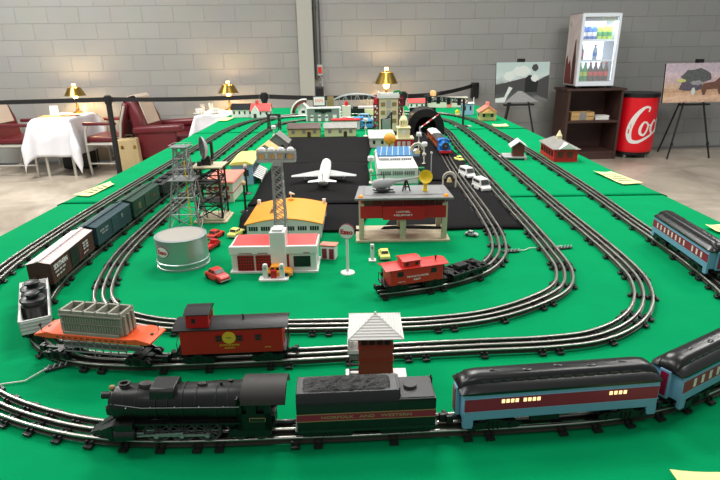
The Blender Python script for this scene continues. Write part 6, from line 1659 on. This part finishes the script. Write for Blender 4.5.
def picture(label, x, y, z, rz, w, h, kind, tilt):
    r = thing('mounted_picture', label, 'picture', (x,y,z), rz); r.rotation_euler = (tilt,0,rz)
    obj('board', MB().box(-w/2,w/2,0,.022,0,h), 'black', r)
    obj('print', MB().box(-w/2,w/2,-.002,-.0001,0,h), 'train_photo' if kind=='train' else 'horse_photo', r)
    def sh(pts, m, k=0): 
        pp = [(-w/2+p[0]*w, p[1]*h) for p in pts]
        # keep the outline, small relief only
        obj('printed_shape', MB().prism(pp, -.0026-.0002*k, -.002, 'y'), m, r, smooth=0)
    def ell(cx,cy,a,b,n=14): return [(cx+a*math.cos(2*PI*i/n)*(1+.12*math.sin(3*i)), cy+b*math.sin(2*PI*i/n)*(1+.12*math.cos(4*i))) for i in range(n)]
    if kind == 'train':
        sh([(0,.45),(.2,.5),(.35,.55),(.5,.6),(.62,.62),(.62,.35),(.3,.3),(0,.2)],'dark_grey',0)
        sh([(.8,.55),(.9,.62),(1,.68),(1,.05),(.75,.2)],'dark_grey',0)
        sh([(.55,.6),(.62,.68),(.75,.66),(.8,.5),(.78,.25),(.55,.25)],'satin_black',1)
        sh(ell(.48,.78,.17,.13),'pale_smoke',1); sh(ell(.25,.66,.10,.12),'pale_smoke',1)
        sh(ell(.73,.86,.06,.09),'dark_grey',2); sh(ell(.73,.60,.07,.09),'pale_smoke',2)
        sh([(.18,.0),(.42,.28),(.5,.28),(.82,.0)],'gravel',2); sh([(.0,.0),(.0,.10),(.22,.14),(.18,0)],'pale_smoke',2)
        sh([(.25,.4),(.32,.36),(.22,.14),(.17,.14)],'pale_smoke',2)
    else:
        sh(ell(.47,.66,.22,.20),'tree_print',1); sh([(.86,.62),(.9,.75),(.97,.66),(1,.66),(1,.5),(.84,.5)],'tree_print',1)
        sh([(.22,.34),(.26,.52),(.55,.55),(.58,.36),(.5,.3),(.3,.3)],'mauve_print',2)
        sh(ell(.48,.50,.09,.06),'gravel',3)
        sh([(.55,.36),(.58,.48),(.75,.52),(.82,.64),(.86,.62),(.84,.46),(.86,.2),(.83,.2),(.8,.34),(.64,.32),(.62,.18),(.59,.18)],'horse_print',3)
        sh([(.9,.3),(.92,.42),(1,.46),(1,.2),(.95,.2)],'gravel',3); sh(ell(.44,.28,.03,.10),'pale_smoke',4); sh(ell(.25,.56,.07,.04),'lime_print',2)
    return r
M('pale_smoke',(206,214,208),.5); M('gravel',(150,150,150),.6,noise=.2,nscale=60); M('tree_print',(88,92,92),.6,noise=.3,nscale=30); M('mauve_print',(92,84,96),.5,noise=.3,nscale=40); M('horse_print',(112,76,62),.5,noise=.3,nscale=40); M('lime_print',(200,205,120),.5)
easel('black tripod easel holding the black and white train picture', 2.13, 7.42, .05)
picture('grey picture of a steam train on the left easel', 2.145, 7.34, .800, .05, .70, .50, 'train', -.10)
easel('black tripod easel holding the farm picture at the right edge', 4.52, 7.52, .06, .74)
picture('brownish picture of horses pulling a machine on the right easel', 4.50, 7.44, .755, .06, .92, .50, 'horse', -.10)
# bookcase
bx, by = 3.16, 7.68
r = thing('bookcase', 'low dark brown bookcase standing at the wall under the drinks fridge', 'bookcase', (bx,by,0), .05)
w, d, h = .375, .22, .95
obj('side_panel', MB().box(-w,-w+.03,-d,d,0,h-.03), 'wood_dark', r); obj('side_panel', MB().box(w-.03,w,-d,d,0,h-.03), 'wood_dark', r)
obj('top', MB().box(-w-.03,w+.03,-d-.02,d,h-.03,h), 'wood_dark', r, bevel=.004); obj('back_panel', MB().box(-w+.03,w-.03,d-.012,d,.05,h-.03), 'wood_dark', r)
for z in (.08,.50): obj('shelf', MB().box(-w+.03,w-.03,-d+.005,d-.012,z,z+.03), 'wood_dark', r)
obj('plinth', MB().box(-w+.03,w-.03,-d+.01,-d+.03,0,.08), 'wood_dark', r)
r = thing('wooden_crate', 'small slatted wooden crate with grey label on the bookcase shelf', 'crate', (3.04,7.60,.532), .05)
mb = MB()
for y_ in (-.085,.085): 
    for z in (.0,.055): mb.box(-.155,.155,y_-.006,y_+.006,z,z+.045)
for x_ in (-.15,.15): mb.box(x_-.008,x_+.008,-.085,.085,0,.105)
mb.box(-.15,.15,-.08,.08,0,.008); obj('slats', mb, 'crate', r); obj('label', MB().box(-.045,.045,-.095,-.0915,.0,.10), 'grey', r)
o = obj('paper_stack', MB().box(-.09,.09,-.07,.07,0,.035).cbox(.01,0,.045,.17,.13,.018,rz=.2), 'white', loc=(3.32,7.60,.532)); tag(o, 'stack of white papers right of the crate on bookcase shelf', 'papers')
# fridge
r = thing('drinks_fridge', 'lit countertop drinks fridge with glass door on the dark bookcase', 'fridge', (3.12,7.66,.952), .05)
w, d, h = .255, .20, .93
objs('foot', MB().box(-w+.02,-w+.06,-d,-d+.04,0,.03).box(w-.06,w-.02,-d,-d+.04,0,.03).box(-w+.02,w-.02,d-.06,d-.02,0,.03), 'black', r)
obj('cabinet', MB().box(-w,-w+.02,-d+.03,d,.03,h).box(w-.02,w,-d+.03,d,.03,h).box(-w,w,d-.02,d,.03,h).box(-w,w,-d+.03,d,.03,.09).box(-w,w,-d+.03,d,h-.05,h), 'light_grey', r)
# side graphic
sp = obj('side_graphic', MB().box(-w-.002,-w,-d+.03,d,.04,h-.01), 'fridge_side', r) if 'fridge_side' in MATS else obj('side_graphic', MB().box(-w-.002,-w,-d+.03,d,.04,h-.01), M('fridge_side',(205,192,190),.35,noise=.12,nscale=8), r)
obj('side_graphic_bottle', MB().prism([(-.13,.05),(-.03,.05),(-.02,.34),(-.04,.46),(-.055,.60),(-.07,.62),(-.085,.60),(-.10,.46),(-.125,.34)],-w-.003,-w-.002,'x'), 'cola', sp)
obj('side_graphic_splash', MB().prism([(-.03,.05),(.185,.05),(.185,.36),(.14,.42),(.10,.30),(.05,.36),(.0,.24)],-w-.003,-w-.002,'x'), 'brick_red', sp)
obj('side_logo', MB().cyl((-w-.003,.13,.80),(-w-.002,.13,.80),.035,None,20), 'light_grey', sp)
text('drink', sp, 'light_grey', (-w-.0035,.02,.78), '-x', w=.13, h=.05) if False else None
df = obj('door_frame', MB().box(-w,-w+.035,-d,-d+.03,.03,h-.01).box(w-.035,w,-d,-d+.03,.03,h-.01).box(-w+.035,w-.035,-d,-d+.03,.03,.085).box(-w+.035,w-.035,-d,-d+.03,h-.05,h-.01), 'shelf_white', r, bevel=.003)
obj('glass_pane', MB().box(-w+.036,w-.036,-d+.012,-d+.016,.086,h-.051), 'glass', df)
obj('liner', MB().box(-w+.021,w-.021,d-.03,d-.021,.091,h-.051), 'fridge_light', r)
objs('light_strip', MB().box(-w+.024,-w+.034,-d+.04,-d+.05,.095,h-.055).box(w-.034,w-.024,-d+.04,-d+.05,.095,h-.055), 'fridge_light', r)
obj('header', MB().box(-w+.036,w-.036,-d+.035,-d+.06,h-.10,h-.052), 'steel_grey', r)
for z in (.34,.59): obj('shelf', MB().box(-w+.022,w-.022,-d+.05,d-.032,z,z+.008).box(-w+.022,w-.022,-d+.045,-d+.05,z-.004,z+.022), 'shelf_white', r)
l = bpy.data.lights.new('fridge_lamp','AREA'); l.shape='RECTANGLE'; l.size=.35; l.size_y=.05; l.energy=4; l.color=(.85,.93,1); o = bpy.data.objects.new('fridge_lamp', l); C.objects.link(o); o.location=(3.17,7.56,.952+.83)
def bottle(label, x, y, z, col, h, rr, cap='white', group=''):
    r = thing('drink_bottle', label, 'bottle', (x,y,z), 0, group)
    obj('container', MB().lathe([(rr,0),(rr,h*.6),(rr*.45,h*.82),(rr*.4,h*.9),(.0001,h*.9)],0,0,0,14), col, r); obj('cap', MB().cyl((0,0,h*.9),(0,0,h),rr*.45,None,10), cap, r); obj('label_band', MB().cyl((0,0,h*.28),(0,0,h*.5),rr*1.03,None,14), {'can_green':'can_lime','cola':'plate_red','pale_blue':'can_blue'}.get(col,'white'), r)
def can(label, x, y, z, col, group):
    r = thing('drink_can', label, 'can', (x,y,z), 0, group); obj('container', MB().lathe([(.027,0),(.031,.008),(.031,.16),(.024,.172),(.0001,.172)],0,0,0,16), col, r); obj('print_band', MB().cyl((0,0,.05),(0,0,.10),.0315,None,16), 'white' if col=='can_blue' else 'can_green', r)
fx, fy, fz = 3.12, 7.66, .952
def loc(lx, ly): 
    a = .05; return fx+lx*math.cos(a)-ly*math.sin(a), fy+lx*math.sin(a)+ly*math.cos(a)
for k in range(6):
    col = 'can_blue' if k < 3 else 'can_lime'; lx = -.175+k*.068
    for q in range(2):
        x_, y_ = loc(lx, -.10+q*.08); bottle_group = 'blue cans on the top fridge shelf' if k<3 else 'lime cans on the top fridge shelf'
        can('tall blue drink can on the top shelf of the lit fridge' if k<3 else 'tall lime green drink can on the top shelf of lit fridge', x_, y_, fz+.599, col, bottle_group)
for k,(c,lab,g) in enumerate([('cola','dark bottle on the middle fridge shelf at left',''),('pale_blue','clear water bottle in the middle of middle fridge shelf','')]):
    x_, y_ = loc((-.18,.0)[k], -.10); bottle(lab, x_, y_, fz+.349, c, .20, .028, 'plate_red')
for k in range(6):
    x_, y_ = loc(-.18+k*.07, -.11)
    if k < 2: bottle('green soda bottle on the bottom shelf of the lit fridge', x_, y_, fz+.0915, 'can_green', .235, .034, 'can_green', 'green bottles on the bottom fridge shelf')
    else: bottle('dark cola bottle with red band on bottom fridge shelf', x_, y_, fz+.0915, 'cola', .235, .033, 'plate_red', 'cola bottles on the bottom fridge shelf')
# cola cooler barrel
r = thing('barrel_cooler', 'round red drinks cooler with white script lettering and black lid on casters', 'cooler', (3.86, 7.72, 0), 0)
R_ = .27
obj('barrel', MB().lathe([(R_*.97,.09),(R_*.97,.10),(R_,.11),(R_,.825),(.0001,.825)],0,0,0,64), 'coke_red', r)
obj('lid', MB().lathe([(R_*1.02,.82),(R_*1.035,.83),(R_*1.035,.862),(R_*1.0,.872),(.0001,.876)],0,0,0,64), 'black', r)
obj('plinth', MB().lathe([(R_*.93,.05),(R_*.95,.09),(R_*.96,.105),(.0001,.105)],0,0,0,48), 'black', r)
for k in range(4):
    a = PI/4+k*PI/2; c_ = obj('caster', MB().cyl((.2*math.cos(a)-.012,.2*math.sin(a),.026),(.2*math.cos(a)+.012,.2*math.sin(a),.026),.026,None,16).box(.2*math.cos(a)-.015,.2*math.cos(a)+.015,.2*math.sin(a)-.01,.2*math.sin(a)+.01,.03,.055), 'light_grey', r)
def ribbon(pts, widths, ang, rad, z0, spin, scale):
    """brush stroke wrapped on the barrel"""
    P2 = [Vector((p[0],p[1],0)) for p in pts]; sp_ = spline([(p.x,p.y) for p in P2], False, .02); N = len(sp_); vs = []
    seg = len(pts)-1; 
    cum = [0]
    for a,b in zip(sp_,sp_[1:]): cum.append(cum[-1]+(b-a).length)
    # width by nearest control index
    for i,p in enumerate(sp_):
        t = sp_[min(N-1,i+1)]-sp_[max(0,i-1)]; t.normalize(); nn = Vector((-t.y,t.x,0))
        j = min(range(len(P2)), key=lambda k:(P2[k]-p).length); 
        ds = sorted(range(len(P2)), key=lambda k:(P2[k]-p).length)[:2]; d0=(P2[ds[0]]-p).length; d1=(P2[ds[1]]-p).length; w_ = (widths[ds[0]]*d1+widths[ds[1]]*d0)/(d0+d1+1e-6)
        for s_ in (1,-1):
            q = (p+nn*s_*w_/2)*scale; c, s = math.cos(spin), math.sin(spin); X = q.x*c-q.y*s; Y = q.x*s+q.y*c
            vs.append((X,Y))
    out = MB(); V = []
    for rr in (rad+.0005, rad+.002):
        for X,Y in vs: V.append((rr*math.cos(ang+X/rad), rr*math.sin(ang+X/rad), z0+Y))
    m = len(vs); fs = []
    for i in range(N-1):
        a=2*i; fs += [(m+a,m+a+1,m+a+3,m+a+2),(a,a+2,a+3,a+1),(a,m+a,m+a+2,a+2),(a+1,a+3,m+a+3,m+a+1)]
    return out.add(V, fs)
# script "Coca-Cola" running up the barrel; big C, then o c a
sc_ = .40
ang0 = -PI/2-.62
strokes = [
 ([(.62,.86),(.66,.98),(.52,1.02),(.30,.86),(.10,.55),(.0,.20),(.06,-.06),(.25,-.12),(.55,-.02),(.9,.12),(1.4,.2),(2.2,.16)],[.05,.06,.08,.13,.17,.18,.14,.10,.08,.07,.09,.04]),
 ([(.60,.50),(.48,.52),(.36,.34),(.36,.16),(.46,.10),(.58,.24),(.62,.42),(.56,.50)],[.05,.07,.09,.09,.07,.06,.06,.05]),
 ([(.60,.48),(.68,.40),(.76,.42)],[.04,.04,.03]),
 ([(.98,.48),(.90,.54),(.76,.38),(.74,.2),(.84,.10),(.98,.2),(1.1,.34)],[.06,.06,.09,.09,.07,.05,.04]),
 ([(1.28,.52),(1.14,.5),(1.06,.34),(1.08,.14),(1.2,.16),(1.30,.34),(1.33,.52),(1.30,.24),(1.38,.12),(1.5,.24)],[.05,.07,.09,.08,.06,.06,.07,.08,.06,.04]),
 ([(1.58,.40),(1.78,.44)],[.07,.07]),
 ([(2.32,.86),(2.34,.98),(2.22,1.0),(2.02,.82),(1.90,.5),(1.92,.22),(2.04,.10),(2.26,.22),(2.4,.4)],[.05,.06,.08,.11,.13,.12,.08,.06,.04]),
 ([(2.55,.50),(2.43,.52),(2.33,.34),(2.35,.16),(2.45,.10),(2.55,.24),(2.58,.42),(2.52,.50)],[.05,.07,.08,.08,.07,.06,.06,.05]),
 ([(2.75,.3),(2.95,.7),(2.98,1.0),(2.86,.9),(2.8,.4),(2.86,.12),(3.0,.24)],[.04,.05,.07,.09,.1,.08,.04]),
 ([(3.3,.52),(3.16,.5),(3.08,.34),(3.1,.14),(3.22,.16),(3.32,.34),(3.35,.52),(3.32,.24),(3.4,.12),(3.5,.24)],[.05,.07,.09,.08,.06,.06,.07,.08,.06,.04]),
]
full = MB()
for pts, ws in strokes:
    k = ribbon(pts, ws, ang0, R_, .27, .10, sc_); full.add(k.v, k.f)
full.v = [v for v in full.v]
obj('script_lettering', full, 'white', r, smooth=0)
